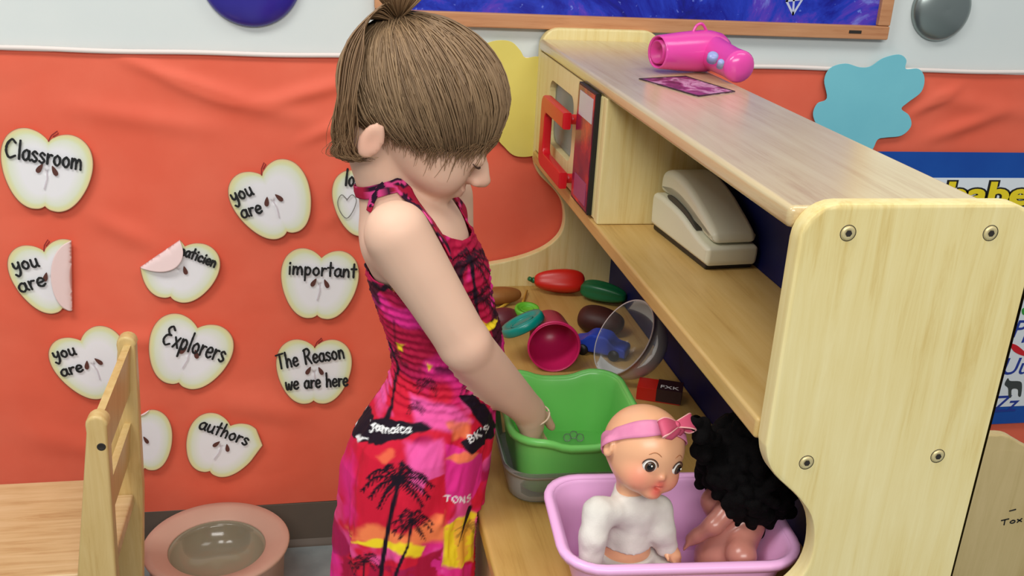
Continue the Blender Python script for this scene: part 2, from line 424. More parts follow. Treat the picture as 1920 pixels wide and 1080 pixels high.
# ------------------------------------------------------------------ handwriting
G = {
 'a': (.55, [[(.46, .45), (.28, .55), (.06, .38), (.06, .12), (.24, 0), (.42, .16), (.47, .5)], [(.47, .52), (.46, .14), (.56, .02)]]),
 'c': (.5, [[(.44, .44), (.26, .55), (.06, .34), (.08, .1), (.28, 0), (.46, .1)]]),
 'd': (.55, [[(.44, .42), (.26, .5), (.06, .34), (.06, .1), (.24, 0), (.42, .14), (.46, .4)], [(.47, 1.0), (.46, .4), (.5, .02)]]),
 'e': (.5, [[(.06, .26), (.42, .32), (.4, .5), (.22, .55), (.06, .36), (.07, .12), (.26, 0), (.46, .1)]]),
 'h': (.55, [[(.08, 1.0), (.08, .5), (.07, 0)], [(.08, .3), (.26, .54), (.42, .42), (.45, 0)]]),
 'i': (.25, [[(.12, .52), (.12, 0)], [(.12, .74), (.14, .8)]]),
 'l': (.25, [[(.12, 1.0), (.11, .5), (.12, 0)]]),
 'm': (.8, [[(.06, .54), (.06, 0)], [(.06, .3), (.22, .54), (.36, .4), (.37, 0)], [(.37, .3), (.54, .54), (.68, .4), (.72, 0)]]),
 'n': (.55, [[(.08, .54), (.08, 0)], [(.08, .3), (.28, .55), (.44, .4), (.47, 0)]]),
 'o': (.55, [[(.28, .54), (.08, .38), (.08, .14), (.28, 0), (.46, .16), (.44, .42), (.26, .54)]]),
 'p': (.55, [[(.08, .54), (.08, -.4)], [(.08, .36), (.26, .54), (.46, .38), (.4, .08), (.22, .02), (.08, .14)]]),
 'r': (.42, [[(.08, .54), (.09, 0)], [(.09, .28), (.22, .5), (.4, .5)]]),
 's': (.45, [[(.4, .46), (.22, .55), (.08, .42), (.24, .28), (.4, .14), (.24, 0), (.05, .08)]]),
 't': (.45, [[(.22, .95), (.21, .4), (.22, 0)], [(.02, .58), (.42, .6)]]),
 'u': (.55, [[(.08, .54), (.08, .14), (.24, 0), (.44, .16)], [(.46, .54), (.46, .1), (.54, 0)]]),
 'v': (.5, [[(.05, .54), (.22, 0)], [(.22, 0), (.44, .56)]]),
 'w': (.72, [[(.05, .52), (.1, .1), (.22, 0), (.34, .3)], [(.34, .4), (.4, .08), (.54, .02), (.66, .54)]]),
 'x': (.5, [[(.06, .52), (.44, 0)], [(.44, .54), (.06, 0)]]),
 'y': (.55, [[(.07, .54), (.1, .24), (.26, .16), (.44, .34)], [(.47, .56), (.42, -.1), (.24, -.4), (.04, -.26)]]),
 'C': (.8, [[(.68, .84), (.42, 1.0), (.12, .7), (.08, .3), (.32, 0), (.72, .14)]]),
 'E': (.75, [[(.66, .84), (.44, 1.0), (.2, .84), (.34, .6), (.52, .54)], [(.5, .55), (.2, .5), (.06, .24), (.28, 0), (.6, .1)]]),
 'T': (.7, [[(.02, .9), (.66, .96)], [(.34, .95), (.3, 0)]]),
 'R': (.7, [[(.12, .95), (.1, 0)], [(.06, .9), (.4, 1.0), (.58, .78), (.4, .54), (.14, .48)], [(.3, .5), (.62, .0)]]),
 'B': (.6, [[(.1, 1), (.1, 0)], [(.1, .95), (.42, .9), (.4, .58), (.12, .52)], [(.12, .52), (.5, .44), (.46, .06), (.1, .02)]]),
 'K': (.6, [[(.1, 1), (.1, 0)], [(.5, 1), (.12, .45)], [(.2, .55), (.54, 0)]]),
 'S': (.55, [[(.48, .88), (.26, 1), (.08, .78), (.26, .54), (.46, .28), (.28, 0), (.05, .12)]]),
 'O': (.65, [[(.32, 1), (.08, .7), (.08, .28), (.32, 0), (.56, .28), (.55, .72), (.32, 1)]]),
 'N': (.65, [[(.1, 0), (.1, 1)], [(.1, 1), (.54, 0)], [(.54, 0), (.54, 1)]]),
 'J': (.55, [[(.4, 1), (.38, .2), (.2, -.05), (.04, .12)], [(.15, 1), (.6, 1)]]),
 'P': (.6, [[(.1, 1), (.1, 0)], [(.1, .96), (.46, .92), (.46, .54), (.1, .46)]]),
 "'": (.2, [[(.1, 1), (.08, .8)]]), ' ': (.4, []),
}
def write_lines(text, p0, p1, h):
    """strokes of a word: baseline p0->p1 (2D), letter height h in the same unit; returns list of polylines"""
    p0 = np.array(p0, float); p1 = np.array(p1, float); d = p1-p0; L = np.linalg.norm(d); d /= L
    nrm = np.array([-d[1], d[0]])
    tot = sum(G[c][0]+0.08 for c in text)
    sx = L/tot; x = 0; out = []
    for c in text:
        w, st = G[c]
        for s in st:
            q = catmull(s, 5) if len(s) > 2 else [np.array(k, float) for k in s]
            out.append([p0+d*(x+k[0])*sx+nrm*k[1]*h for k in q])
        x += w+0.08
    return out
def ribbon2d(polys, w):
    """flat strokes -> V(a,b), F, rounded ends"""
    V, F = [], []
    for pl in polys:
        p = [np.array(q, float) for q in pl]; n0 = len(V); m = len(p)
        for i in range(m):
            t = p[min(i+1, m-1)]-p[max(i-1, 0)]; t = t/(np.linalg.norm(t)+1e-12); nn = np.array([-t[1], t[0]])
            ww = w*(0.85+0.3*random.random())/2
            V += [p[i]+nn*ww, p[i]-nn*ww]
        for i in range(m-1): F.append((n0+2*i, n0+2*i+1, n0+2*i+3, n0+2*i+2))
        for i in (0, m-1):
            c = len(V); V += [p[i]+0.5*w*np.array([math.cos(a), math.sin(a)]) for a in np.linspace(0, 2*math.pi, 8, endpoint=False)]
            F.append(tuple(range(c, c+8)))
    return np.array(V), F
def extrude_flat(V2, F, th):
    """2D faces -> a thin solid of thickness th on a third axis (0..th)"""
    n = len(V2); V = [(a, b, 0.0) for a, b in V2]+[(a, b, th) for a, b in V2]
    FF = [tuple(f) for f in F]+[tuple(i+n for i in reversed(f)) for f in F]
    cnt = {}
    for f in F:
        for i in range(len(f)):
            e = (f[i], f[(i+1) % len(f)]); cnt[e] = 1
    for (a, b) in cnt:
        if (b, a) not in cnt: FF.append((b, a, a+n, b+n))
    return V, FF

# ------------------------------------------------------------------ apple cutouts on the orange paper
APPLE = [(0, .36), (.05, .405), (.13, .45), (.24, .47), (.35, .44), (.44, .36), (.49, .24), (.50, .10), (.475, -.05), (.43, -.18), (.36, -.31), (.27, -.41), (.17, -.46), (.08, -.46), (.03, -.44), (0, -.415)]
APPLE = catmull(APPLE, 4)
APPLE = [np.array(q) for q in APPLE]
APPLE = APPLE+[np.array((-q[0], q[1])) for q in reversed(APPLE[1:-1])]
M['apple'] = vcol('apple_card', 0.55, 0.3); M['appleback'] = mat('card_back', rgb(240, 214, 212), 0.6)
M['seed'] = mat('printed_seed', rgb(92, 52, 44), 0.5); M['stem'] = mat('printed_stem', rgb(150, 40, 36), 0.6); M['core'] = mat('printed_core', rgb(214, 206, 214), 0.7)
YA = WALL-0.0155
def wp(u, v):
    q = P(u, v, y=YA); return np.array([q[0], q[2]])
def apple_cutout(c, w, h, tilt, texts, label, fold=None, point=None, seeds=(1, 1), stem=True, lines=None):
    """c: photo pixel of the middle, w/h in px, tilt degrees (positive leans to the right)"""
    ctr = wp(*c); pxm = np.linalg.norm(wp(c[0]+50, c[1])-wp(c[0]-50, c[1]))/100; pzm = np.linalg.norm(wp(c[0], c[1]+50)-wp(c[0], c[1]-50))/100
    a = -math.radians(tilt); ca, sa = math.cos(a), math.sin(a)
    root = empty('apple_cutout', (ctr[0], YA, ctr[1]), label, 'paper cutout', 'apple cutouts on the orange paper')
    def loc(q):     # unit apple -> wall offset
        x, z = q[0]*w*pxm, q[1]*h*pzm
        return np.array([ca*x-sa*z, sa*x+ca*z])
    out = [loc(q) for q in APPLE]
    if point is not None:      # one side bent back behind, leaving two straight edges
        pt = wp(*point)-ctr
        n = len(out); d = [np.linalg.norm(q-pt) for q in out]
        k = int(np.argmin(d)); s = 8
        for i in range(-s, s+1):
            j = (k+i) % n; e0 = out[(k-s) % n]; e1 = out[(k+s) % n]
        e0 = out[(k-s) % n].copy(); e1 = out[(k+s) % n].copy()
        for i in range(-s, s+1):
            j = (k+i) % n
            out[j] = e0+(pt-e0)*(i+s)/s if i <= 0 else pt+(e1-pt)*i/s
    n = len(out); ringf = [0.0001, .12, .24, .36, .48, .58, .68, .76, .83, .89, .94, .975, 1.0]
    base = [q*f for f in ringf for q in out]; V = np.array(base); cols = []
    cw = np.array([lin((240, 240, 244)), lin((222, 232, 196)), lin((228, 226, 170)), lin((236, 208, 160)), lin((140, 90, 70))])
    for f in ringf:
        t = 0 if f < .6 else (f-.6)/.34
        if f >= .999: cc = cw[4]
        elif f >= .97: cc = cw[3]
        elif t >= 1: cc = cw[2]
        else: cc = cw[0]*(1-t)+cw[1]*t if t < .7 else cw[1]*(1-(t-.7)/.3)+cw[2]*(t-.7)/.3
        cols += [cc]*n
    cols = np.array(cols)
    F = [(i*n+j, i*n+(j+1) % n, (i+1)*n+(j+1) % n, (i+1)*n+j) for i in range(len(ringf)-1) for j in range(n)]
    if fold is not None:
        f0 = wp(*fold[0])-ctr; f1 = wp(*fold[1])-ctr; dd = f1-f0; dd /= np.linalg.norm(dd); nn = np.array([-dd[1], dd[0]])
        if (wp(*fold[2])-ctr-f0)@nn < 0: nn = -nn      # nn points to the side that is folded over
    bm = bmesh.new(); lay = bm.verts.layers.float_color.new('Col')
    bv = []
    for q, c_ in zip(base, cols):
        v_ = bm.verts.new((q[0], 0, q[1])); v_[lay] = (*c_, 1); bv.append(v_)
    for f_ in F: bm.faces.new([bv[k] for k in reversed(f_)])
    if fold is not None:
        bmesh.ops.bisect_plane(bm, geom=list(bm.verts)+list(bm.edges)+list(bm.faces), plane_co=(f0[0], 0, f0[1]), plane_no=(nn[0], 0, nn[1]), dist=1e-6)
    A3, C3 = [], []
    for v_ in bm.verts:
        q = np.array((v_.co.x, v_.co.z)); yy = -0.0015*((q[0]/(w*pxm))**2*4)
        if fold is not None:
            sd_ = (q-f0)@nn
            if sd_ > 1e-6: q = q-2*sd_*nn; yy = -0.0018-0.003*min(1, sd_/0.003)-0.22*sd_
        A3.append((q[0], yy, q[1])); C3.append(tuple(v_[lay])[:3])
    bm.verts.index_update(); F3 = [tuple(v_.index for v_ in f_.verts) for f_ in bm.faces]
    mi = [1 if fold is not None and ((np.mean([(v_.co.x, v_.co.z) for v_ in f_.verts], axis=0)-f0)@nn) > 0 else 0 for f_ in bm.faces]
    bm.free()
    o = mesh('card', A3, F3, [M['apple'], M['appleback']], root, True, matidx=mi); setcol(o, np.array(C3))
    sm = o.modifiers.new('thickness', 'SOLIDIFY'); sm.thickness = 0.0006; sm.offset = 0
    def flat(name, polys2, F2, m, off=-0.003, th=0.0006):
        v, f = extrude_flat(polys2, F2, th)
        v = np.array(v); mesh(name, np.stack([v[:, 0], off-v[:, 2]-0.0015*((v[:, 0]/(w*pxm))**2*4), v[:, 1]], 1), f, m, root, False)
    sd = [(-.075, .035, 28), (.085, .03, -28)]
    for k in (0, 1):
        if seeds[k]:
            x, z, t = sd[k]; t = math.radians(t)
            pts = []
            for q in np.linspace(0, 2*math.pi, 14, endpoint=False):
                a0, b0 = .026*math.sin(q)*(1-.5*math.cos(q)), .062*math.cos(q)
                pts.append(loc((x+math.cos(t)*a0+math.sin(t)*b0, z-math.sin(t)*a0+math.cos(t)*b0)))
            flat('seed', np.array(pts), [tuple(range(14))], M['seed'])
    if all(seeds):
        v2, f2 = ribbon2d([[loc((.0, .02)), loc((.01, -.08)), loc((-.015, -.2))]], 0.0022); flat('core_line', v2, f2, M['core'], -0.0024)
    if stem:
        v2, f2 = ribbon2d([[loc((0, .36)), loc((.03, .43)), loc((.09, .49)), loc((.10, .46)), loc((.05, .42))]], 0.0024); flat('stem', v2, f2, M['stem'], -0.0008)
    for t, p0, p1, hh in texts:
        v2, f2 = ribbon2d(write_lines(t, wp(*p0)-ctr, wp(*p1)-ctr, hh*pzm), 0.0040); flat('lettering', v2, f2, M['ink'], -0.0036)
    if lines:
        v2, f2 = ribbon2d([[wp(*q)-ctr for q in s] for s in lines], 0.0014); flat('drawn_heart', v2, f2, M['inkthin'], -0.0034)
    return root
heart = catmull([(650, 372), (640, 364), (633, 378), (638, 396), (650, 408), (662, 394), (668, 374), (660, 364), (650, 374)], 4)
apple_cutout((88, 322), 172, 160, 9, [('Classroom', (10, 292), (156, 318), 34)], 'apple cutout reading Classroom, at the upper edge of the orange paper')
apple_cutout((513, 378), 152, 148, -21, [('you', (438, 378), (478, 362), 26), ('are', (455, 408), (495, 396), 26)], 'apple cutout reading you are, flat and tilted left, between Classroom and loved')
apple_cutout((690, 381), 132, 134, -3, [('loved', (646, 346), (700, 352), 30)], 'apple cutout reading loved above a drawn heart, partly behind the girl', lines=[heart], seeds=(1, 0))
apple_cutout((99, 521), 154, 142, -10, [('you', (28, 507), (77, 497), 26), ('are', (40, 547), (91, 532), 28)], 'apple cutout reading you are, its side folded over to show the back', fold=((134, 450), (136, 592), (160, 520)), seeds=(1, 0))
apple_cutout((334, 506), 150, 128, 18, [('maticien', (332, 473), (404, 500), 20)], 'apple cutout reading maticien with its upper corner folded down', fold=((252, 508), (346, 444), (270, 440)), seeds=(0, 1), stem=False)
apple_cutout((599, 534), 146, 140, 5, [('important', (540, 512), (670, 519), 26)], 'apple cutout reading important, beside the girl above The Reason', stem=False)
apple_cutout((176, 684), 148, 136, -20, [('you', (103, 672), (146, 662), 22), ('are', (118, 704), (160, 693), 22)], 'apple cutout reading you are, partly hidden behind the chair back', stem=False)
apple_cutout((354, 663), 158, 140, 20, [('Explorers', (303, 642), (420, 678), 36)], 'apple cutout reading Explorers, beside the top of the chair', stem=False)
apple_cutout((589, 698), 142, 130, 2, [('The Reason', (522, 690), (648, 669), 28), ('we are here', (536, 729), (654, 721), 26)], 'apple cutout reading The Reason we are here')
apple_cutout((264, 828), 124, 122, -3, [], 'blank apple cutout half hidden behind the chair post', stem=False, fold=((225, 800), (300, 757), (230, 760)), seeds=(0, 1))
apple_cutout((414, 838), 138, 118, 24, [('authors', (372, 801), (464, 834), 24)], 'apple cutout reading authors with one side bent to a point', point=(493, 834), stem=False)

# ------------------------------------------------------------------ flower cutouts, domes, framed board, poster
M['yellowpaper'] = mottled('yellow_card', rgb(224, 210, 112), rgb(218, 202, 100), 6, 0.6)
M['bluepaper'] = mottled('blue_card', rgb(126, 204, 218), rgb(118, 196, 212), 6, 0.6)
def flat_cutout(name, px, m, label, cat, y, th=0.0012, n=5):
    pts = [P(u, v, y=y)[[0, 2]] for u, v in px]
    pts = catmull(pts, n, True)
    c = np.mean(pts, axis=0)
    o = prism(name, [tuple(p) for p in pts], 'y', y-th, y, m, None, 0.0004, 1, loc=(c[0], y, c[1]))
    return tag(o, label, cat)
flat_cutout('flower_cutout', [(1545, 150), (1557, 127), (1585, 119), (1612, 126), (1632, 124), (1655, 109), (1685, 102), (1699, 112), (1698, 129), (1722, 129), (1733, 146), (1727, 172), (1702, 192), (1690, 204), (1704, 216), (1708, 236), (1690, 254), (1660, 258), (1645, 262), (1634, 282), (1610, 295), (1580, 280), (1562, 250), (1535, 238), (1524, 215), (1532, 194), (1550, 184)], M['bluepaper'],
            'light blue flower-shaped paper cutout on the wall above the wooden unit', 'paper cutout', WALL-0.016)
flat_cutout('flower_cutout', [(892, 110), (905, 86), (930, 76), (958, 78), (975, 94), (985, 108), (1010, 106), (1035, 120), (1040, 150), (1025, 175), (1040, 200), (1046, 240), (1030, 276), (1000, 292), (965, 292), (942, 272), (930, 262), (905, 266), (880, 250), (872, 220), (885, 195), (872, 160), (878, 130)], M['yellowpaper'],
            'pale yellow scalloped paper cutout on the wall beside the girl\'s head', 'paper cutout', WALL-0.016)
def dome(c, r, m, label, depth):
    ctr = P(*c, y=WALL)
    pr = [(0.0, depth)]+[(r*math.sin(a), depth*math.cos(a)**0.8+0.001) for a in np.linspace(0.15, math.pi/2, 14)]+[(r*0.985, 0.0)]
    V, F = lathe(pr[::-1], 64)
    V = [(a, -z, b) for a, b, z in V]
    o = mesh('wall_disc', V, [tuple(f) for f in F], m, None, True, loc=(ctr[0], WALL-0.0005, ctr[2])); return tag(o, label, 'wall decoration')
M['bluedome'] = mottled('violet_foil', rgb(62, 50, 168), rgb(48, 38, 148), 5, 0.25, spec=0.6)
M['greydome'] = mat('silver_foil', rgb(150, 160, 158), 0.28, 0.75)
dome((470, -46), 0.0855, M['bluedome'], 'glossy violet blue round disc on the white wall at upper left', 0.03)
dome((1763, 16), 0.062, M['greydome'], 'shiny silver grey round disc on the white wall right of the framed board', 0.025)
# framed board
y0 = WALL-0.001; bx0, bx1, bz0, bz1 = 0.10, 1.085, 1.082, 1.62
br = empty('framed_board', ((bx0+bx1)/2, WALL-0.01, bz0), 'oak-framed board with a mottled blue painting, high on the wall', 'picture')
fw = 0.026
M['bluepaint'] = mat('blue_painting', rgb(20, 30, 150), 0.35, spec=0.4)
m = M['bluepaint']; tc = nd(m, 'ShaderNodeTexCoord'); n1 = nd(m, 'ShaderNodeTexNoise'); n1.inputs['Scale'].default_value = 7; n1.inputs['Detail'].default_value = 9; n1.inputs['Roughness'].default_value = 0.68; n1.inputs['Distortion'].default_value = 0.9
lk(m, tc.outputs['Object'], n1.inputs['Vector'])
c0 = ramp(m, n1.outputs[0], [(0.30, rgb(8, 12, 62)), (0.44, rgb(18, 24, 150)), (0.55, rgb(34, 58, 190)), (0.63, rgb(92, 60, 190)), (0.72, rgb(130, 150, 235))])
n2 = nd(m, 'ShaderNodeTexNoise'); n2.inputs['Scale'].default_value = 90; n2.inputs['Detail'].default_value = 2
lk(m, tc.outputs['Object'], n2.inputs['Vector'])
f2 = ramp(m, n2.outputs[0], [(0.66, (0, 0, 0, 1)), (0.74, (1, 1, 1, 1))])
mx = nd(m, 'ShaderNodeMixRGB'); lk(m, f2, mx.inputs[0]); lk(m, c0, mx.inputs[1]); mx.inputs[2].default_value = rgb(110, 130, 225); lk(m, mx.outputs[0], bsdf(m).inputs['Base Color'])
box('painted_panel', (bx0+fw*.6, WALL-0.010, bz0+fw*.6), (bx1-fw*.6, WALL-0.003, bz1-fw*.6), M['bluepaint'], br, 0)
# diamond-shaped white mark painted on the panel
dq = [P(1475, 2, y=WALL-0.011)[[0, 2]], P(1490, -22, y=WALL-0.011)[[0, 2]], P(1505, -2, y=WALL-0.011)[[0, 2]], P(1487, 27, y=WALL-0.011)[[0, 2]]]
M['palepaint'] = mat('pale_paint', rgb(196, 204, 232), 0.5)
for k, s in enumerate((1.0,)):
    v2, f2_ = ribbon2d([[dq[i], dq[(i+1) % 4]] for i in range(4)]+[[dq[0], dq[2]], [dq[1], dq[3]]], 0.004)
    v, f = extrude_flat(v2, f2_, 0.0005); v = np.array(v); mesh('painted_kite', np.stack([v[:, 0], WALL-0.0102-v[:, 2], v[:, 1]], 1), f, M['palepaint'], br, False, world=True)
for nm, lo, hi in (('bottom', (bx0, bz0), (bx1, bz0+fw)), ('top', (bx0, bz1-fw), (bx1, bz1)), ('a', (bx0, bz0+fw), (bx0+fw, bz1-fw)), ('b', (bx1-fw, bz0+fw), (bx1, bz1-fw))):
    box('frame_rail', (lo[0], WALL-0.020, lo[1]), (hi[0], WALL-0.001, hi[1]), M['corkframe'], br, 0.003)
q = P(1604, 60, y=WALL-0.021)
box('maker_plate', (q[0]-0.013, WALL-0.0208, q[2]-0.003), (q[0]+0.013, WALL-0.0198, q[2]+0.003), M['dark'], br, 0.0004)

def text_mesh(body, size, extrude=0.0, offset=0.0, bold=False, res=4):
    cu = bpy.data.curves.new('text', 'FONT'); cu.body = body; cu.size = size; cu.extrude = extrude; cu.offset = offset; cu.resolution_u = res
    o = bpy.data.objects.new('text', cu); C.objects.link(o)
    dg = bpy.context.evaluated_depsgraph_get(); ev = o.evaluated_get(dg); me = ev.to_mesh()
    V = [tuple(v.co) for v in me.vertices]; F = [tuple(p.vertices) for p in me.polygons]
    ev.to_mesh_clear(); bpy.data.objects.remove(o); bpy.data.curves.remove(cu)
    return np.array(V), F
# alphabet poster
yp = WALL-0.016
px0, px1, pz0, pz1 = 0.98, 2.02, 0.218, 0.862
ps = empty('alphabet_poster', (1.5, yp, pz0), 'blue-bordered alphabet poster with yellow heading, on the wall behind the unit', 'poster')
M['posterblue'] = mottled('poster_blue', rgb(26, 84, 172), rgb(20, 70, 158), 5, 0.4)
M['posterwhite'] = mat('poster_white', rgb(226, 234, 240), 0.45); M['posteryellow'] = mat('poster_yellow', rgb(238, 214, 30), 0.45)
M['posterink'] = mat('poster_ink', rgb(30, 56, 150), 0.5); M['leafgreen'] = mat('poster_green', rgb(50, 150, 60), 0.5)
prism('sheet', rrect(px0, pz0, px1, pz1, 0.01), 'y', yp-0.0008, yp, M['posterblue'], ps, 0)
zi = P(1755, 333, y=yp)[2]; zb = P(1880, 762, y=yp)[2]
box('white_field', (px0+0.04, yp-0.0014, zb), (px1-0.04, yp-0.0008, zi), M['posterwhite'], ps, 0)
def on_wall(name, V, F, m, parent, x, z, off, slant=0.0):
    V = np.array(V); W_ = np.stack([V[:, 0]+x+slant*V[:, 1], off-V[:, 2], V[:, 1]+z], 1)
    return mesh(name, W_, F, m, parent, False, world=True)
hb = P(1800, 385, y=yp); ht = P(1792, 345, y=yp); sz = 0.105
for body, off, m, dy, nm in (('Alphabet', 0.0085, M['black'], 0.0018, 'heading_outline'), ('Alphabet', 0.0034, M['posteryellow'], 0.0026, 'heading')):
    V, F = text_mesh(body, sz, 0.0003, off)
    Va, Fa = text_mesh('Alp', sz, 0, 0.002); xo = 1.278-Va[:, 0].max()
    V = V*np.array((1, .66, 1)); on_wall(nm, V, F, m, ps, xo, P(1875, 338, y=yp)[2]-.052, yp-dy)
letters = [('Pp', (1895, 632), .06), ('Uu', (1875, 702), .06), ('Zz', (1858, 772), .06), ('Kk', (1912, 558), .06)]
for t, (u, v), s in letters:
    V, F = text_mesh(t, s, 0.0002, 0.0004); q = P(u, v, y=yp)
    on_wall('letter_pair', V, F, M['posterink'], ps, q[0]-0.002, q[2], yp-0.0016, 0.18)
def blob(name, px, m, parent, y, th=0.0006):
    pts = catmull([P(u, v, y=y)[[0, 2]] for u, v in px], 4, True)
    v, f = extrude_flat(np.array(pts), [tuple(range(len(pts)))], th); v = np.array(v)
    return mesh(name, np.stack([v[:, 0], y-v[:, 2], v[:, 1]], 1), f, m, parent, False, world=True)
blob('pepper_picture', [(1894, 645), (1906, 647), (1922, 660), (1930, 668), (1915, 666), (1900, 658)], M['red'], ps, yp-0.0016)
blob('leaf_picture', [(1916, 580), (1926, 576), (1930, 588), (1918, 590)], M['leafgreen'], ps, yp-0.0016)
M['zebra'] = mat('zebra_print', rgb(60, 66, 66), 0.6)
blob('zebra_picture', [(1885, 716), (1890, 709), (1894, 714), (1912, 715), (1916, 722), (1914, 742), (1909, 742), (1908, 730), (1897, 730), (1896, 744), (1891, 744), (1890, 728), (1884, 722)], M['zebra'], ps, yp-0.0016)

# ================================================================== WOODEN PLAY KITCHEN
CT = 0.591                     # counter top height
def um(x, z): return (x*U, 1.3+z*U)
def side_profile(extra=0.0):
    x0, x1 = 0.530, 0.832; zt = -0.300+extra
    pts = [um(x1, -1.7333), um(x1, zt-0.045)]
    pts += [(a, b) for a, b in arc(x1*U-0.034, 1.3+zt*U-0.034, 0.034, 0, 90, 7)]
    pts += [(a, b) for a, b in arc(x0*U+0.034, 1.3+zt*U-0.034, 0.034, 90, 180, 7)]
    pts += [tuple(q) for q in catmull([um(.530, -.606), um(.536, -.628), um(.550, -.651), um(.588, -.687), um(.612, -.722), um(.620, -.768), um(.612, -.805), um(.585, -.835), um(.545, -.857), um(.492, -.874), um(.43, -.886), um(.34, -.900), um(.285, -.915), um(.258, -.945), um(.252, -.99)], 4)]
    pts += [um(.252, -1.7333)]
    return pts[::-1]
NY0, NY1 = 0.750, 0.770; FY0, FY1 = 1.814, 1.834
kit = empty('play_kitchen', (0.40, 1.29, 0.0), 'light maple play kitchen shelf unit standing out from the wall beside the girl', 'play kitchen')
near = prism('side_panel', side_profile(), 'y', NY0, NY1, M['maple'], kit, 0.003, 2)
farp = prism('side_panel', side_profile(0.016), 'y', FY0, FY1, M['maple'], kit, 0.003, 2)
for (u, v) in ((1590, 437), (1857, 437), (1512, 867), (1758, 855)):
    q = P(u, v, y=NY0)
    V, F = lathe([(0, -0.0004), (0.0016, -0.0004), (0.0022, 0.0012), (0.0054, 0.0016), (0.0062, 0.0006), (0.0066, -0.001)][::-1], 24)
    V = place(V, frame_from((0, -1, 0)), (q[0], NY0, q[2]))
    s = mesh('screw', V, F, M['steel'], kit, True, world=True)
    V, F = lathe([(0.0030, -0.0005), (0.0030, 0.0019), (0, 0.0019)], 6)
    V = place(V, frame_from((0, -1, 0)), (q[0], NY0, q[2])); mesh('screw_socket', V, F, M['dark'], s, False, world=True)
    V, F = lathe([(0.0068, 0.0003), (0.0074, 0.0003), (0.0076, -0.001), (0.0066, -0.001)], 24, True)
    V = place(V, frame_from((0, -1, 0)), (q[0], NY0, q[2])); mesh('screw_ring', V, F, M['dark'], s, True, world=True)
TOPZ = 1.3-0.3105*U
box('top_board', (0.3945, NY1-0.001, TOPZ-0.020), (0.594, FY0+0.001, TOPZ), M['maple_top'], kit, 0.006, 3)
SHZ = 1.3-0.583*U
box('shelf', (0.3945, NY1-0.001, SHZ-0.022), (0.568, FY0+0.001, SHZ), M['maple_y'], kit, 0.004, 3)
box('back_panel', (0.566, NY1-0.001, 0.06), (0.576, FY0+0.001, TOPZ-0.018), M['navy'], kit, 0.001)
DV0, DV1 = 1.355, 1.376
box('divider', (0.396, DV0, SHZ), (0.566, DV1, TOPZ-0.02), M['maple'], kit, 0.003)
# microwave: door with a window hole, frame, red handle, control panel
md0, md1 = 1.500, FY0-0.002
hole = rrect(1.545, 0.905, 1.722, 1.012, 0.022, 5)
outer = [(md0, SHZ+0.003), (md1, SHZ+0.003), (md1, TOPZ-0.022), (md0, TOPZ-0.022)]
def plate_with_hole(name, outer, hole, x0, x1, m, parent):
    bm = bmesh.new()
    a = [bm.verts.new((x0, y, z)) for y, z in outer]; b = [bm.verts.new((x0, y, z)) for y, z in hole]
    es = [bm.edges.new((a[i], a[(i+1) % len(a)])) for i in range(len(a))]+[bm.edges.new((b[i], b[(i+1) % len(b)])) for i in range(len(b))]
    r = bmesh.ops.triangle_fill(bm, use_beauty=True, use_dissolve=False, edges=es)
    fs = [f for f in bm.faces]
    e = bmesh.ops.extrude_face_region(bm, geom=fs)
    for v in e['geom']:
        if isinstance(v, bmesh.types.BMVert): v.co.x += x1-x0
    bmesh.ops.recalc_face_normals(bm, faces=list(bm.faces))
    return frombm(name, bm, m, parent, False, world=True)
door = plate_with_hole('microwave_door', outer, hole, 0.398, 0.412, M['maple'], kit)
M['acrylic'] = glassy('clear_acrylic', rgb(200, 210, 205), 0.05, 0.06)
box('window_pane', (0.409, 1.53, 0.89), (0.4115, 1.735, 1.028), M['acrylic'], door, 0)
# handle: square-cornered red loop standing out from the door
hp = [np.array((x, y, z)) for x, y, z in [(0.400, 1.478, 1.010), (0.376, 1.500, 1.014)]]
hy0, hy1, hz0, hz1 = 1.500, 1.672, 0.868, 1.000
def handle():
    o = rrect(1.505, 0.880, 1.668, 0.996, 0.018, 5); i = rrect(1.498, 0.906, 1.640, 0.972, 0.012, 5)
    bm = bmesh.new()
    pts = [(1.505, 0.996)]+arc(1.650, 0.978, 0.018, 90, 0, 5)+arc(1.650, 0.893, 0.018, 0, -90, 5)+[(1.505, 0.875), (1.505, 0.901)]+arc(1.626, 0.911, 0.010, -90, 0, 4)+arc(1.626, 0.960, 0.010, 0, 90, 4)+[(1.505, 0.970)]
    prism('door_handle', pts[::-1], 'x', 0.372, 0.386, M['red'], door, 0.003, 2)
    for z in (0.888, 0.983):
        V, F = tube([(0.384, 1.520, z), (0.400, 1.520, z)], 0.008, 12); mesh('handle_post', V, F, M['red'], door, True, world=True)
handle()
ctrl = box('control_frame', (0.396, DV1-0.001, SHZ+0.003), (0.412, md0-0.003, TOPZ-0.022), M['maple'], kit, 0.002)
# control sticker board in a clear sleeve
sb0, sb1, sz0, sz1 = 1.386, 1.486, 0.868, 1.048
cb = prism('control_panel', [(sb0, sz0), (sb1, sz0), (sb1, sz1), (sb0, sz1)], 'x', 0.3885, 0.3965, M['black'], kit, 0.001)
M['ctrl'] = mat('control_print', rgb(110, 30, 60), 0.2, spec=0.6)
m = M['ctrl']; tc = nd(m, 'ShaderNodeTexCoord'); n1 = nd(m, 'ShaderNodeTexNoise'); n1.inputs['Scale'].default_value = 22; n1.inputs['Detail'].default_value = 4
lk(m, tc.outputs['Object'], n1.inputs['Vector'])
lk(m, ramp(m, n1.outputs[0], [(0.32, rgb(60, 24, 66)), (0.5, rgb(128, 28, 62)), (0.66, rgb(206, 56, 60))]), bsdf(m).inputs['Base Color'])
M['ctrlw'] = mat('control_window', rgb(196, 196, 206), 0.2); M['ctrlp'] = mat('control_keypad', rgb(150, 70, 110), 0.3)
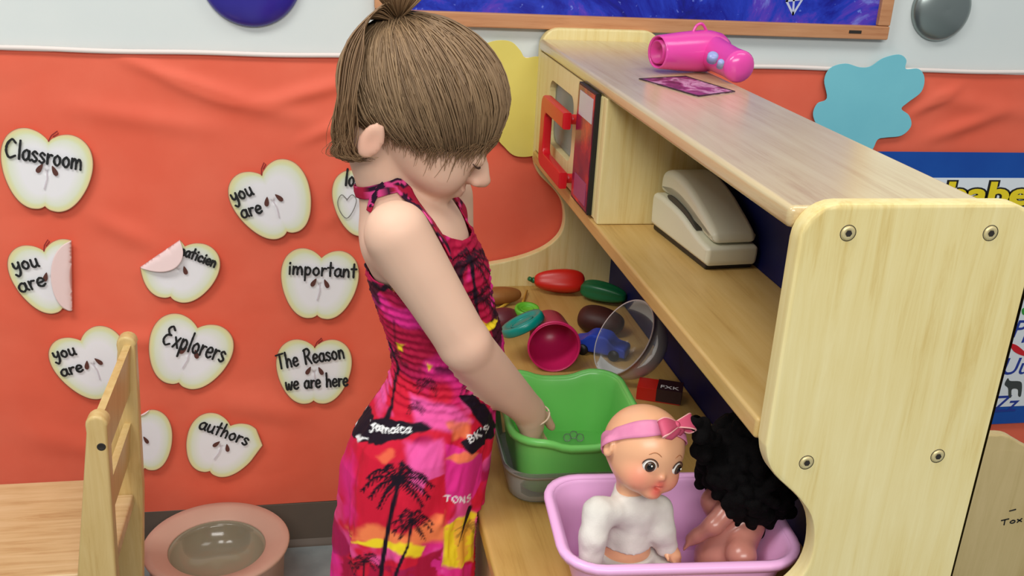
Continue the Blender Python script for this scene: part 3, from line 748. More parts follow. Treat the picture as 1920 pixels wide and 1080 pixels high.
box('control_print', (0.3877, sb0+0.004, sz0+0.004), (0.3887, sb1-0.002, sz1-0.003), M['ctrl'], cb, 0)
box('control_window', (0.3870, sb0+0.010, sz1-0.046), (0.3878, sb1-0.014, sz1-0.010), M['ctrlw'], cb, 0)
box('control_keypad', (0.3870, sb0+0.012, sz0+0.010), (0.3878, sb1-0.018, sz0+0.044), M['ctrlp'], cb, 0)
# counter, apron and toe board
box('counter', (0.186, NY1-0.001, CT-0.022), (0.567, FY0+0.001, CT), M['counter'], kit, 0.005, 3)
box('front_panel', (0.200, NY1-0.001, 0.06), (0.214, FY0+0.001, CT-0.021), M['maple'], kit, 0.001)
box('toe_board', (0.225, NY1-0.001, 0.0), (0.240, FY0+0.001, 0.062), M['maple'], kit, 0.001)

# ------------------------------------------------------------------ toy hair dryer on the top board
M['pink'] = mat('pink_plastic', rgb(226, 74, 166), 0.22, spec=0.55); M['pinkin'] = mat('pink_inner', rgb(206, 52, 140), 0.4); M['lav'] = mat('lavender_button', rgb(150, 160, 214), 0.3)
a = P(1232, 98, z=TOPZ+0.031); b = P(1352, 92, z=TOPZ+0.034); 
hd = empty('toy_hair_dryer', (b[0], b[1], TOPZ), 'bright pink toy hair dryer lying on top of the wooden unit', 'toy')
d = b-a; d[2] = 0; L = np.linalg.norm(d); d /= L; a[2] = b[2] = TOPZ+0.0315
R = frame_from(d, (0, 0, 1))
prof = [(0.0, -0.002), (0.014, -0.002), (0.021, 0.004), (0.0215, 0.0), (0.0235, -0.0005), (0.0245, 0.003), (0.0262, 0.020), (0.0285, 0.040), (0.0300, 0.060), (0.0312, 0.080), (0.0308, 0.095), (0.0270, 0.113), (0.0190, 0.125), (0.0080, 0.130), (0.0, 0.1305)]
prof = [(r, z*L/0.118) for r, z in prof]
prof = [(0.0, 0.030), (0.019, 0.030), (0.0215, 0.002)]+prof[4:]
V, F = lathe(prof, 40); V = np.array(V); V = place(V, R, a); V[:, 2] = np.maximum(V[:, 2], TOPZ+0.0004)
mesh('barrel', V, [tuple(reversed(f)) for f in F], M['pink'], hd, True, world=True)
# flattened blower opening
V, F = lathe([(0.0, 0.012), (0.0125, 0.012), (0.0150, -0.001), (0.0172, -0.001), (0.0185, 0.022), (0.0195, 0.036)], 32); V = np.array(V); V[:, 1] *= 1.0
V = place(V, R, a+d*0.0); mesh('nozzle', V, [tuple(reversed(f)) for f in F], M['pinkin'], hd, True, world=True)
h0 = a+d*(L*0.80); h1 = P(1392, 128, z=TOPZ+0.024); h1[2] = TOPZ+0.024
hd_dir = h1-h0
pth = catmull([h0, h0+hd_dir*0.35, h0+hd_dir*0.75, h1], 8)
hd_r = np.interp(np.linspace(0, 1, len(pth)), [0, .3, .6, .88, .97, 1], [.027, .024, .0225, .0235, .019, .008])
hd_p = [np.array((p[0], p[1], max(p[2], TOPZ+0.0006+r))) for p, r in zip(pth, hd_r)]
V, F = tube(hd_p, list(hd_r), 24); V = np.array(V); hnd = mesh('handle', V, F, M['pink'], hd, True, world=True)
for (u, v, r, mm) in ((1337, 104, .0075, 'lav'), (1352, 116, .0045, 'lav')):
    q = P(u, v, z=TOPZ+0.046); qd = CAM-q; qd /= np.linalg.norm(qd)
    V, F = lathe([(r, -0.010), (r, 0.0), (r*.75, 0.002), (0, 0.0026)], 20); V = place(V, frame_from(qd*0.5+np.array((0, -.3, .8))), q); mesh('button', V, F, M[mm], hnd, True, world=True)
q = a+d*(L*0.62)
V, F = tube(catmull([q+np.array((0, 0, .028))-d*0.012, q+np.array((0, 0, .038))-d*0.006, q+np.array((0, 0, .040))+d*0.004, q+np.array((0, 0, .029))+d*0.014], 6), 0.0022, 8); mesh('hanging_loop', V, F, M['pink'], hd, True, world=True)
# photo card stuck to the top
cc = [P(*q, z=TOPZ)[:2] for q in [(1198, 149), (1285, 144), (1378, 173), (1309, 182)]]
M['cardprint'] = mat('card_print', rgb(120, 60, 100), 0.3); m = M['cardprint']
tc = nd(m, 'ShaderNodeTexCoord'); n1 = nd(m, 'ShaderNodeTexNoise'); n1.inputs['Scale'].default_value = 28; n1.inputs['Detail'].default_value = 5; n1.inputs['Distortion'].default_value = 1.2
lk(m, tc.outputs['Object'], n1.inputs['Vector'])
lk(m, ramp(m, n1.outputs[0], [(0.36, rgb(52, 30, 50)), (0.5, rgb(134, 60, 110)), (0.6, rgb(206, 160, 190)), (0.7, rgb(90, 40, 70))]), bsdf(m).inputs['Base Color'])
pc = prism('picture_card', [tuple(q) for q in cc], 'z', TOPZ, TOPZ+0.0012, M['cardprint'], None, 0, loc=(cc[0][0], cc[0][1], TOPZ)); tag(pc, 'small purple picture card stuck flat on the wooden top beside the hair dryer', 'card')
cm = np.mean(cc, axis=0)
v2, f2 = ribbon2d([[cm+(np.array(cc[i])-cm)*.985, cm+(np.array(cc[(i+1) % 4])-cm)*.985] for i in range(4)], 0.003)
v, f = extrude_flat(v2, f2, 0.0005); v = np.array(v); v[:, 2] += TOPZ+0.0011; mesh('card_border', v, f, M['dark'], pc, False, world=False)
C.objects['card_border'].location = (-cc[0][0], -cc[0][1], -TOPZ)

# ------------------------------------------------------------------ desk phone in the open shelf
M['cream'] = mat('cream_plastic', rgb(222, 220, 196), 0.35, spec=0.45); M['creamgap'] = mat('phone_gap', rgb(60, 58, 50), 0.6)
f0 = P(1355, 508, z=SHZ); 
ph = empty('desk_phone', (0.5165, 1.252, SHZ), 'cream corded desk telephone on the open shelf of the wooden unit', 'telephone', rotz=math.radians(5))
def pprism(name, out, w0, w1, m, parent, bev):       # out in (l,z): l along the phone, front at -l
    return prism(name, out, 'x', w0, w1, m, parent, bev, 4, world=False)
PW = 0.037
box('foot', (-PW+.003, -0.088, 0.0), (PW-.003, 0.086, 0.009), M['black'], ph, 0.003, world=False)
base = catmull([(-0.094, 0.0112), (-0.095, 0.0240), (-0.092, 0.0320), (-0.070, 0.0344), (-0.045, 0.0392), (-0.005, 0.0496), (0.035, 0.0544), (0.070, 0.0560), (0.090, 0.0528), (0.093, 0.0360), (0.091, 0.0112)], 4)+[(0.091, 0.0072), (-0.092, 0.0072)]
pprism('phone_base', base[::-1], -PW, PW, M['cream'], ph, 0.006)
hs = catmull([(-0.086, 0.0356), (-0.088, 0.0448), (-0.080, 0.0528), (-0.050, 0.0672), (-0.010, 0.0832), (0.030, 0.0928), (0.062, 0.0936), (0.084, 0.0864), (0.090, 0.0720), (0.086, 0.0572), (0.060, 0.0580), (0.050, 0.0624), (0.020, 0.0608), (-0.020, 0.0528), (-0.045, 0.0440), (-0.055, 0.0380)], 4, True)
pprism('handset', hs[::-1], -PW+0.009, PW-0.002, M['cream'], ph, 0.009)
gp = catmull([(-0.045, 0.0400), (-0.02, 0.0528), (0.02, 0.0608), (0.05, 0.0616), (0.05, 0.0560), (0.0, 0.0496)], 4, True)
pprism('cradle_gap', gp[::-1], -PW+0.006, PW-0.010, M['creamgap'], ph, 0)

# ------------------------------------------------------------------ storage tubs on the counter
def tub(name, label, ctr, w, d, h, rot, m, taper=0.14, rim=0.010, r=0.035, dip=0.0, wall=0.003, cat='tub', group=None, z0=CT):
    t = empty(name, (ctr[0], ctr[1], z0), label, cat, group, rot)
    n = 24
    def ring(off, z, dipf=0.0):
        s = 1-taper*(1-z/h)
        W, D = w/2*s+off, d/2*s+off
        p = rrect(-W, -D, W, D, max(r*s+off, 0.004), n//4)
        # resample edges densely so the rim can dip
        q = []
        for i in range(len(p)):
            a, b = np.array(p[i]), np.array(p[(i+1) % len(p)]); L = np.linalg.norm(b-a); k = max(1, int(L/0.02)) if L > 0.03 else 1
            k = 9 if L > 0.03 else 1
            for j in range(k): q.append(a+(b-a)*j/k)
        q = np.array(q)
        zz = np.full(len(q), z)-dipf*np.exp(-(q[:, 0]/(w*0.22))**4)*(np.abs(q[:, 1]) > d*0.25)
        return np.column_stack([q, zz])
    f = lambda z: dip*(max(0, (z-h*0.5)/(h*0.5)))
    inner = [ring(-wall, wall), ring(-wall, h*.33), ring(-wall, h*.6, f(h*.6)), ring(-wall, h*.8, f(h*.8)), ring(-wall+.0005, h*.95, f(h*.95))]
    rimr = [ring(-0.0005, h-0.0005, dip), ring(0.003, h+.0015, dip), ring(rim-0.002, h+0.0005, dip), ring(rim, h-0.003, dip), ring(rim-0.001, h-0.009, dip), ring(rim-0.0035, h-0.009, dip), ring(0.002, h-0.005, dip)]
    outer = [ring(0.0, h*.85, f(h*.85)), ring(0, h*.6, f(h*.6)), ring(0, h*.33), ring(0, 0.006), ring(-0.006, 0.0)]
    V, F = loft(inner+[ring(-0.0003, h*.985, dip)], True, False)
    V2, F2 = loft([ring(-0.0003, h*.985, dip)]+rimr, False, False)
    V3, F3 = loft([rimr[-1]]+outer, False, True)
    VV, FF = join([(V, F), (V3, F3)])
    bodyo = mesh('body', VV, [tuple(f_) for f_ in FF], m, t, True); autosmooth(bodyo, 50)
    mesh('rim', V2, F2, m, t, True)
    return t
M['tubpink'] = mat('pink_tub_plastic', rgb(240, 182, 230), 0.32, spec=0.5); bsdf(M['tubpink']).inputs['Subsurface Weight'].default_value = 0.0
M['tubgreen'] = mat('green_tub_plastic', rgb(122, 214, 106), 0.32, spec=0.5)
M['clearbin'] = glassy('cloudy_plastic', rgb(150, 156, 150), 0.2, 0.30)
PT = (0.366, 0.880)
tub('storage_tub', 'pink plastic tub holding two dolls, on the counter at the near end', PT, 0.240, 0.160, 0.092, math.radians(-4), M['tubpink'], 0.20, 0.011, 0.036, 0.0, group='plastic storage tubs')
GT = (0.318, 1.146)
tub('clear_bin', 'low cloudy clear plastic bin that the green tub sits in', GT, 0.184, 0.204, 0.050, math.radians(-2), M['clearbin'], 0.08, 0.004, 0.034, 0.0, wall=0.0025, cat='bin', z0=CT+0.0005)
tub('storage_tub', 'lime green plastic tub the girl reaches into', GT, 0.166, 0.186, 0.090, math.radians(-2), M['tubgreen'], 0.14, 0.009, 0.034, 0.010, group='plastic storage tubs', z0=CT+0.0045)

# ------------------------------------------------------------------ toys at the far end of the counter
M['toyred'] = mat('toy_red', rgb(206, 34, 22), 0.35); M['toygreen'] = mat('toy_dark_green', rgb(18, 104, 60), 0.35); M['toybrown'] = mottled('toy_brown', rgb(158, 104, 52), rgb(140, 90, 44), 20, 0.5)
M['toyteal'] = mat('toy_teal', rgb(0, 134, 122), 0.3); M['toylime'] = mat('toy_lime', rgb(98, 180, 46), 0.4); M['toymag'] = mat('magenta_cup', rgb(196, 30, 92), 0.35); M['toyyellow'] = mat('toy_yellow', rgb(216, 172, 60), 0.5)
M['toyblue'] = mat('toy_blue', rgb(36, 66, 176), 0.35); M['toydark'] = mottled('toy_dark_brown', rgb(70, 34, 28), rgb(54, 26, 24), 18, 0.5); M['toymaroon'] = mat('toy_maroon', rgb(96, 34, 44), 0.5)
def vegetable(name, label, c, size, rotz, m, seed, lobes=0, stemc=None, cat='toy food'):
    o = empty(name, (c[0], c[1], CT), label, cat, None, rotz)
    n, k = 28, 20; rings = []
    for i in range(k+1):
        t = i/k; xx = -math.cos(math.pi*t); rr = math.sin(math.pi*t)**0.62*(0.94-0.16*xx)+1e-4
        a = np.linspace(0, 2*math.pi, n, endpoint=False)
        rad = rr*(1+(0.10*np.cos(lobes*a+seed) if lobes else 0.03*np.cos(2*a+seed)))
        rings.append(np.stack([np.full(n, xx*size[0]/2), rad*np.cos(a)*size[1]/2, rad*np.sin(a)*size[2]/2], 1))
    V, F = loft(rings); V = np.array(V); V[:, 2] -= V[:, 2].min()
    mesh('flesh', V, F, m, o, True)
    if stemc is not None:
        V, F = tube(catmull([(size[0]*.46, 0, size[2]*.5), (size[0]*.54, 0, size[2]*.52), (size[0]*.60, .004, size[2]*.6)], 5), [.006]*5+[.0045]*6, 10); mesh('stalk', V, F, stemc, o, True)
    return o
vegetable('toy_pepper', 'red toy pepper lying at the far end of the counter', (0.452, 1.768), (0.098, 0.052, 0.050), math.radians(172), M['toyred'], 1.0, 4, M['toygreen'])
vegetable('toy_pickle', 'dark green toy pickle beside the red pepper on the counter', (0.527, 1.716), (0.092, 0.040, 0.040), math.radians(-38), M['toygreen'], 0.4, 5)
vegetable('toy_potato', 'brown toy potato on the counter behind the girl\'s dress', (0.334, 1.722), (0.070, 0.046, 0.034), math.radians(10), M['toybrown'], 2.0)
vegetable('toy_plum', 'dark maroon toy plum between the girl and the teal lid', (0.316, 1.60), (0.055, 0.050, 0.044), 0.3, M['toymaroon'], 1.3)
vegetable('toy_eggplant', 'dark brown toy vegetable behind the clear bowl', (0.484, 1.575), (0.082, 0.062, 0.052), math.radians(-35), M['toydark'], 0.2)
def disc(name, label, c, r, th, nrm, m, cat='toy dish', ridge=True):
    o = empty(name, tuple(c), label, cat)
    pr = [(0, th*.5), (r*.70, th*.5), (r*.76, th*.9), (r*.95, th), (r, th*.5), (r, -th*.4), (r*.96, -th*.6), (r*.7, -th*.2), (0, -th*.2)]
    V, F = lathe(pr, 48); mesh('plate', place(V, frame_from(nrm), (0, 0, 0)), [tuple(reversed(f)) for f in F], m, o, True)
    V, F = lathe([(r*.46, th*.52), (r*.50, th*.8), (r*.54, th*.52)], 48, True); mesh('ridge', place(V, frame_from(nrm), (0, 0, 0)), F, m, o, True)
    return o
disc('toy_dish', 'teal green round toy dish leaning against the magenta cup', np.array((P(1038, 662, y=1.44)[0]-0.047, 1.468, CT+0.067)), 0.037, 0.009, (-0.45, 0.20, 0.87), M['toyteal'])
disc('toy_saucer', 'small lime green toy saucer behind the magenta cup', P(988, 583, y=1.60)+np.array((0, 0, -0.0)), 0.022, 0.007, (0.0, -0.12, 1), M['toylime'])
# cup on its side, mouth toward the room
cm0 = P(1038, 668, y=1.428); cup = empty('toy_cup', (cm0[0], cm0[1]+0.03, CT), 'magenta plastic toy cup lying with its open mouth toward the room', 'cup')
ax = np.array((0.12, 1.0, -0.06)); ax /= np.linalg.norm(ax); Rr = 0.0415
cpos = np.array((cm0[0], cm0[1], CT+Rr+0.001))
V, F = lathe([(0.0, 0.094), (0.0300, 0.094), (0.0395, 0.004), (0.0405, -0.001), (Rr, 0.0), (0.0405, 0.003), (0.0310, 0.097), (0, 0.098)], 48)
V = place(V, frame_from(ax), cpos); V[:, 2] -= min(0, V[:, 2].min()-CT-0.0003); mesh('cup_wall', V, F, M['toymag'], cup, True, world=True)
V, F = lathe([(Rr-.0015, 0.002), (Rr+.0012, 0.001), (Rr+.0016, 0.004), (Rr, 0.006)], 48, True); V = place(V, frame_from(ax), cpos+np.array((0, 0, .0014))); mesh('cup_lip', V, F, M['toymag'], cup, True, world=True)
# skewers
for k, (p0, p1) in enumerate((((972, 588), (988, 545)), ((930, 582), (965, 560)))):
    a0 = P(*p0, z=CT+0.004); a1 = P(*p1, z=CT+0.006)
    V, F = tube([a0, a1], [0.0028, 0.0022], 8); tag(mesh('toy_stick', V, F, M['toyyellow'], None, True, loc=a0, world=True), 'thin yellow toy stick lying beside the lime saucer' if k == 0 else 'second thin toy stick lying nearer the brown potato', 'toy')
# clear bowl tipped toward the cup
cb0 = P(1172, 645, y=1.48); M['clearbowl'] = glassy('clear_bowl_plastic', rgb(200, 202, 200), 0.06, 0.025, 1.30)
bw = empty('clear_bowl', (0.500, 1.400, CT), 'clear plastic bowl tipped on its side on the counter below the shelf', 'bowl')
ax = np.array((-0.72, -0.12, 0.48)); ax /= np.linalg.norm(ax)
tq = np.linspace(0.0, math.pi/2, 14)
pr = [(0.068*math.sin(t)**.85, -0.072*math.cos(t)**.85) for t in tq]+[(0.0715, .0012), (0.0715, -.0008)]+[(0.0695*math.sin(t)**.85, -0.0738*math.cos(t)**.85) for t in tq[::-1]]
V, F = lathe(pr, 56); V = np.array(V); V = place(V*0.93, frame_from(ax), (0.470, 1.402, CT+0.068)); V[:, 2] -= V[:, 2].min()-CT-0.0005; mesh('bowl_wall', V, F, M['clearbowl'], bw, True, world=True)
# blue toy cart inside
bt = empty('toy_car', (0.462, 1.492, CT), 'small blue toy car behind the tipped clear bowl', 'toy', None, math.radians(-32))
o = catmull([(-.045, .006), (-.046, .020), (-.030, .026), (-.015, .038), (.012, .038), (.026, .026), (.045, .022), (.047, .006)], 4)
prism('car_body', o, 'y', -0.019, 0.019, M['toyblue'], bt, 0.004, 2, world=False)
for x in (-.026, .028):
    for y in (-.019, .019):
        V, F = lathe([(0, -.004), (.009, -.004), (.0095, 0), (.009, .004), (0, .004)], 20); mesh('wheel', place(V, frame_from((0, 1, 0)), (x, y, .0095)), [tuple(reversed(f)) for f in F], M['black'], bt, True)
# red and black box behind the doll
q = P(1240, 752, z=CT); bxr = empty('card_box', (q[0], q[1]+0.012, CT), 'small red and black printed box on the counter behind the doll', 'box', None, math.radians(-24))
M['boxblack'] = mat('box_black', rgb(52, 26, 30), 0.4)
prism('box_body', rrect(-0.034, -0.018, 0.034, 0.018, 0.002, 2), 'z', 0.0, 0.022, M['toyred'], bxr, 0.001, world=False)
box('box_label', (-0.004, -0.0185, 0.002), (0.0345, 0.0185, 0.0228), M['boxblack'], bxr, 0.0004, world=False)
V, F = text_mesh('FXK', 0.016, 0.0002); V = np.array(V)
mesh('label_print', np.stack([V[:, 0]+0.000, V[:, 1]*0.9-0.012, V[:, 2]+0.0230], 1), F, M['white'], bxr, False)
for k, (u, v) in enumerate(((1082, 829), (1094, 834), (1070, 834))):
    q = P(u, v, z=CT+0.014); 
    V, F = lathe([(0.0001, -.006), (.0045, -.004), (.006, 0), (.0045, .004), (.0001, .006)], 14); o = mesh('glass_bead', V, F, M['clearbowl'], None, True, loc=(q[0], q[1]+0.02, CT+0.0142)); tag(o, ('small clear bead in the green tub, nearest its front edge', 'small clear bead in the green tub, right-hand one of three', 'small clear bead in the green tub, nearest the girl\'s wrist')[k], 'bead')

# ================================================================== CHAIR, POTTY BOWL, FURNITURE AT RIGHT
ch = empty('wooden_chair', (-0.42, 1.45, 0.0), 'small natural beech wooden child chair at left with its back to the girl', 'chair')
ny, fy, xb = 1.315, 1.560, -0.322
def post(y, up, t=0.026):
    # flat back post: wide at the seat, narrowing up to a rounded head, raked slightly
    pts = [(-0.345-.022, 0.0), (-0.345+.016, 0.0), (-0.330+.027, 0.33), (-0.307+.013, up-0.02)]+arc(-0.3075, up-0.018, 0.015, 0, 180, 8)+[(-0.307-.015, up-0.03), (-0.335-.024, 0.33)]
    prism('back_post', pts[::-1], 'y', y-t/2, y+t/2, M['chairwood'], ch, 0.004, 3)
def leg(x, y): 
    box('front_leg', (x-.017, y-.015, 0), (x+.017, y+.015, .305), M['chairwood'], ch, 0.004)
post(ny, 0.612); post(fy, 0.622)
sx0 = -0.64
prism('seat', [(sx0, 1.335), (-0.345, 1.332), (-0.345, ny+.014), (-0.318, ny+.014), (-0.318, fy-.014), (-0.345, fy-.014), (-0.345, 1.60), (sx0, 1.60)], 'z', 0.307, 0.330, M['chairseat'], ch, 0.004, 3)
leg(-0.60, 1.36); leg(-0.60, 1.575)
def slat(z0, z1): 
    x0 = -0.330+0.023*(0.5*(z0+z1)-0.33)/0.28
    pr = [(x0-.008, z0), (x0+.003, z0), (x0+.011, z1), (x0, z1)]
    prism('back_slat', pr, 'y', ny+.012, fy-.012, M['chairwood'], ch, 0.003, 2)
slat(0.520, 0.605); slat(0.395, 0.465)
for y in (1.36, 1.575): box('stretcher', (-0.585, y-.009, .10), (-0.34, y+.009, .128), M['chairwood'], ch, 0.003)
box('seat_apron', (-0.61, 1.345, .262), (-0.34, 1.363, .308), M['chairwood'], ch, 0.002); box('seat_apron', (-0.61, 1.565, .262), (-0.34, 1.583, .308), M['chairwood'], ch, 0.002)
q = P(190, 838, y=ny-.013)
V, F = lathe([(0.006, -.001), (0.006, .0004), (.0045, .0006), (.004, .0003), (0, .0003)], 20); mesh('screw_plug', place(V, frame_from((0, -1, 0)), (q[0], ny-.0128, q[2])), F, M['dark'], ch, True, world=True)

M['pottypink'] = mottled('dusty_pink_plastic', rgb(204, 164, 146), rgb(198, 156, 138), 6, 0.4); M['pottyclear'] = glassy('smoky_plastic', rgb(150, 140, 118), 0.12, 0.62, 1.45)
pb = empty('wide_rim_bowl', (-0.205, 1.690, 0.0), 'dusty pink wide-rimmed bowl with a smoky clear centre on the floor by the wall', 'bowl')
V, F = lathe([(0.118, 0.0), (0.121, 0.0), (0.126, 0.10), (0.135, 0.116), (0.1365, 0.121), (0.134, 0.124), (0.120, 0.122), (0.092, 0.112), (0.090, 0.110), (0.092, 0.106), (0.116, 0.112), (0.122, 0.108), (0.118, 0.02)], 72, True)
mesh('rim', V, [tuple(f) for f in F], M['pottypink'], pb, True)
V, F = lathe([(0.091, 0.111), (0.086, 0.098), (0.076, 0.080), (0.058, 0.066), (0.030, 0.060), (0, 0.0585), ][::-1]+[(0.092, 0.108), (0.088, 0.096), (0.078, 0.077), (0.059, 0.063), (0.030, 0.057), (0, 0.0555)], 64)
mesh('clear_basin', V, F, M['pottyclear'], pb, True)
# low panel standing right of the play kitchen
wpn = empty('wooden_panel_unit', (1.35, 1.42, 0.0), 'tan wooden panel with a rounded top standing right of the play kitchen', 'furniture')
yw = 1.40; e0 = P(1845, 829, y=yw); e1 = P(1890, 814, y=yw); e2 = P(1920, 829, y=yw)
tz = e1[2]
prism('end_panel', [(0.96, 0.0), (1.72, 0.0), (1.72, tz-.06)]+[(1.2+.31*1, tz-.055)]+[tuple(k) for k in catmull([(1.34, tz-.05), (1.27, tz-.035), (1.235, tz-.018), (1.205, tz-.003), (1.16, tz)], 4)]+[(0.98, tz), (0.96, tz-.02)], 'y', yw, yw+0.02, M['tan'], wpn, 0.003, 2)
for x in (0.97, 1.70): box('foot_rail', (x, yw+.02, 0.0), (x+.02, yw+.30, .06), M['tan'], wpn, 0.003)
pl = write_lines('Tox', P(1876, 985, y=yw)[[0, 2]], P(1918, 977, y=yw)[[0, 2]], 0.012)+[[P(1893, 958, y=yw)[[0, 2]], P(1904, 955, y=yw)[[0, 2]]]]
v2, f2 = ribbon2d(pl, 0.0026); v, f = extrude_flat(v2, f2, 0.0004); v = np.array(v); mesh('scribble', np.stack([v[:, 0], yw-v[:, 2]-0.0002, v[:, 1]], 1), f, M['ink'], wpn, False, world=True)

# ================================================================== THE GIRL
YG = 1.088
girl = empty('person', (0.12, YG, 0.0), 'young girl with brown ponytail in pink palm tree print sundress reaching into a tub', 'person')
YAW = math.radians(-20)
FD = np.array((math.cos(YAW), math.sin(YAW), 0)); LD = np.array((-math.sin(YAW), math.cos(YAW), 0))   # facing, her left
# torso rows: (photo row, back edge, front edge) read at the girl's depth
ROWS = [(395, 696, 868), (420, 688, 880), (440, 684, 890), (500, 685, 917), (560, 703, 923), (600, 718, 934), (640, 731, 944), (680, 737, 942), (720, 722, 934), (760, 694, 930), (800, 664, 926), (850, 644, 917),
        (900, 637, 908), (950, 632, 904), (1000, 629, 905), (1080, 626, 906), (1180, 622, 908), (1300, 616, 912)]
lev = []
for v, l, r in ROWS:
    a, b = P(l, v, y=YG), P(r, v, y=YG)
    lev.append((0.5*(a[2]+b[2]), 0.5*(a[0]+b[0]), 0.5*np.hypot(b[0]-a[0], 0*(b[2]-a[2]))/1.04))
lev = np.array(lev[::-1])      # ascending z
LZ, LX, LA = lev[:, 0], lev[:, 1], lev[:, 2]
BR = np.interp(LZ, [0.3, 0.6, 0.75, 0.85, 0.95, 1.0], [1.12, 1.15, 1.16, 1.20, 1.16, 1.05])
def torso_at(z):
    return np.interp(z, LZ, LX), np.interp(z, LZ, LA), np.interp(z, LZ, LA*BR)
def sd_torso(p, inset):
    z = p[..., 2]; cx, a, b = torso_at(z)
    qx = p[..., 0]-cx; qy = p[..., 1]-YG
    f = qx*FD[0]+qy*FD[1]; s = qx*LD[0]+qy*LD[1]
    a = a-inset; b = b-inset
    k = np.sqrt((f/a)**2+(s/b)**2)
    d = (k-1)*np.minimum(a, b)
    return d
HC = P(796, 185, y=YG-0.004)                    # head centre
PIT = math.radians(29); HYAW = math.radians(-3)
hf = np.array((math.cos(HYAW)*math.cos(PIT), math.sin(HYAW)*math.cos(PIT), -math.sin(PIT)))
hl = np.array((-math.sin(HYAW), math.cos(HYAW), 0.0)); hu = np.cross(hf, hl)
HR = np.stack([hf, hl, hu], 1)                  # head local -> world
def hw(x, y, z): return HC+HR@np.array((x, y, z))
S_R = np.array((0.078, 0.992, 0.972)); E_R = P(871, 645, y=0.985); W_R = P(992, 772, y=1.086)
S_L = np.array((0.150, 1.178, 0.958)); E_L = np.array((0.168, 1.205, 0.80)); W_L = np.array((0.178, 1.185, 0.665))
NB = np.array((0.088, YG, 0.965)); NT = hw(-0.030, 0, -0.060)
def hand(wr, d, side, curl, out, bend):
    """five separate fingers: wr wrist, d palm direction, side = thumb side, curl = palm-normal direction"""
    d = np.array(d)/np.linalg.norm(d); side = np.array(side)-d*(np.array(side)@d); side /= np.linalg.norm(side); n = np.cross(d, side)*curl
    out.append(('cap', wr-d*0.004, wr+d*0.022, 0.0165, 0.0165)); 
    for k in (-1, 0, 1): out.append(('cap', wr+d*0.012+side*0.008*k, wr+d*0.048+side*0.0105*k, 0.0105, 0.0092))
    for k, (o, L) in enumerate(((0.0165, 0.044), (0.0055, 0.050), (-0.0055, 0.046), (-0.0155, 0.036))):
        b0 = wr+d*(0.050-abs(k-1)*0.002)+side*o
        dirs = [d*math.cos(a)+n*math.sin(a)+side*o*2.2 for a in (bend, bend*2.1, bend*3.0)]
        p = b0; rr = 0.0068 if k < 3 else 0.0060
        for q, f in zip(dirs, (.45, .32, .23)):
            p2 = p+q/np.linalg.norm(q)*L*f; out.append(('fin', p, p2, rr, rr*0.93)); rr *= 0.93; p = p2
    b0 = wr+d*0.014+side*0.014; t1 = b0+d*0.018+side*0.016+n*0.006; t2 = t1+d*0.020+side*0.004+n*0.006
    out += [('cap', b0, t1, 0.0095, 0.0080), ('fin', t1, t2, 0.0076, 0.0062)]
HR_parts, HL_parts = [], []
hand(W_R, (0.22, 0.16, -0.96), (0.5, 0.8, 0.1), 1, HR_parts, 0.30)
hand(W_L, (0.15, -0.1, -1.0), (0.9, -0.3, 0.1), 1, HL_parts, 0.22)
EARS = [(-1, hw(-0.012, -0.070, -0.034)), (1, hw(-0.012, 0.070, -0.034))]
def sd_head(p):
    q = (p-HC.astype(np.float32))@HR.astype(np.float32)
    d = sd_ell(q, (-0.001, 0, 0.004), (0.084, 0.068, 0.070))
    d = smin(d, sd_ell(q, (0.031, 0, -0.038), (0.050, 0.053, 0.052)), 0.030)
    d = smin(d, sd_ell(q, (0.059, 0, -0.079), (0.023, 0.024, 0.018)), 0.020)           # chin and jaw
    for s in (-1, 1):
        d = smin(d, sd_ell(q, (0.052, s*0.031, -0.054), (0.024, 0.022, 0.022)), 0.020)  # cheeks
        d = np.maximum(d, -sd_ell(q, (0.098, s*0.033, -0.022), (0.016, 0.0135, 0.0100)))  # eye sockets
        d = smin(d, sd_ell(q, (0.0745, s*0.031, -0.024), (0.012, 0.0125, 0.0100)), 0.004)  # closed lids
    d = smin(d, sd_cap(q, (0.080, 0, -0.020), (0.099, 0, -0.045), 0.0060, 0.0072), 0.009)  # nose bridge
    d = smin(d, sd_ell(q, (0.084, 0, -0.040), (0.020, 0.0095, 0.018)), 0.008)
    d = smin(d, sd_ell(q, (0.1025, 0, -0.046), (0.0085, 0.0088, 0.0078)), 0.006)
    for s in (-1, 1): d = smin(d, sd_ell(q, (0.094, s*0.0090, -0.051), (0.0075, 0.0055, 0.0055)), 0.004)
    d = smin(d, sd_ell(q, (0.084, 0, -0.0650), (0.0080, 0.0160, 0.0038)), 0.004)
    d = smin(d, sd_ell(q, (0.083, 0, -0.0725), (0.0080, 0.0135, 0.0042)), 0.004)
    for s in (-1, 1):                                                                   # ears
        e = sd_ell(q, (-0.034, s*0.0640, -0.056), (0.0135, 0.0062, 0.0215))
        e = -smin(-e, sd_ell(q, (-0.032, s*0.0710, -0.054), (0.0085, 0.0055, 0.0145)), 0.004)
        d = smin(d, e, 0.004)
    return d
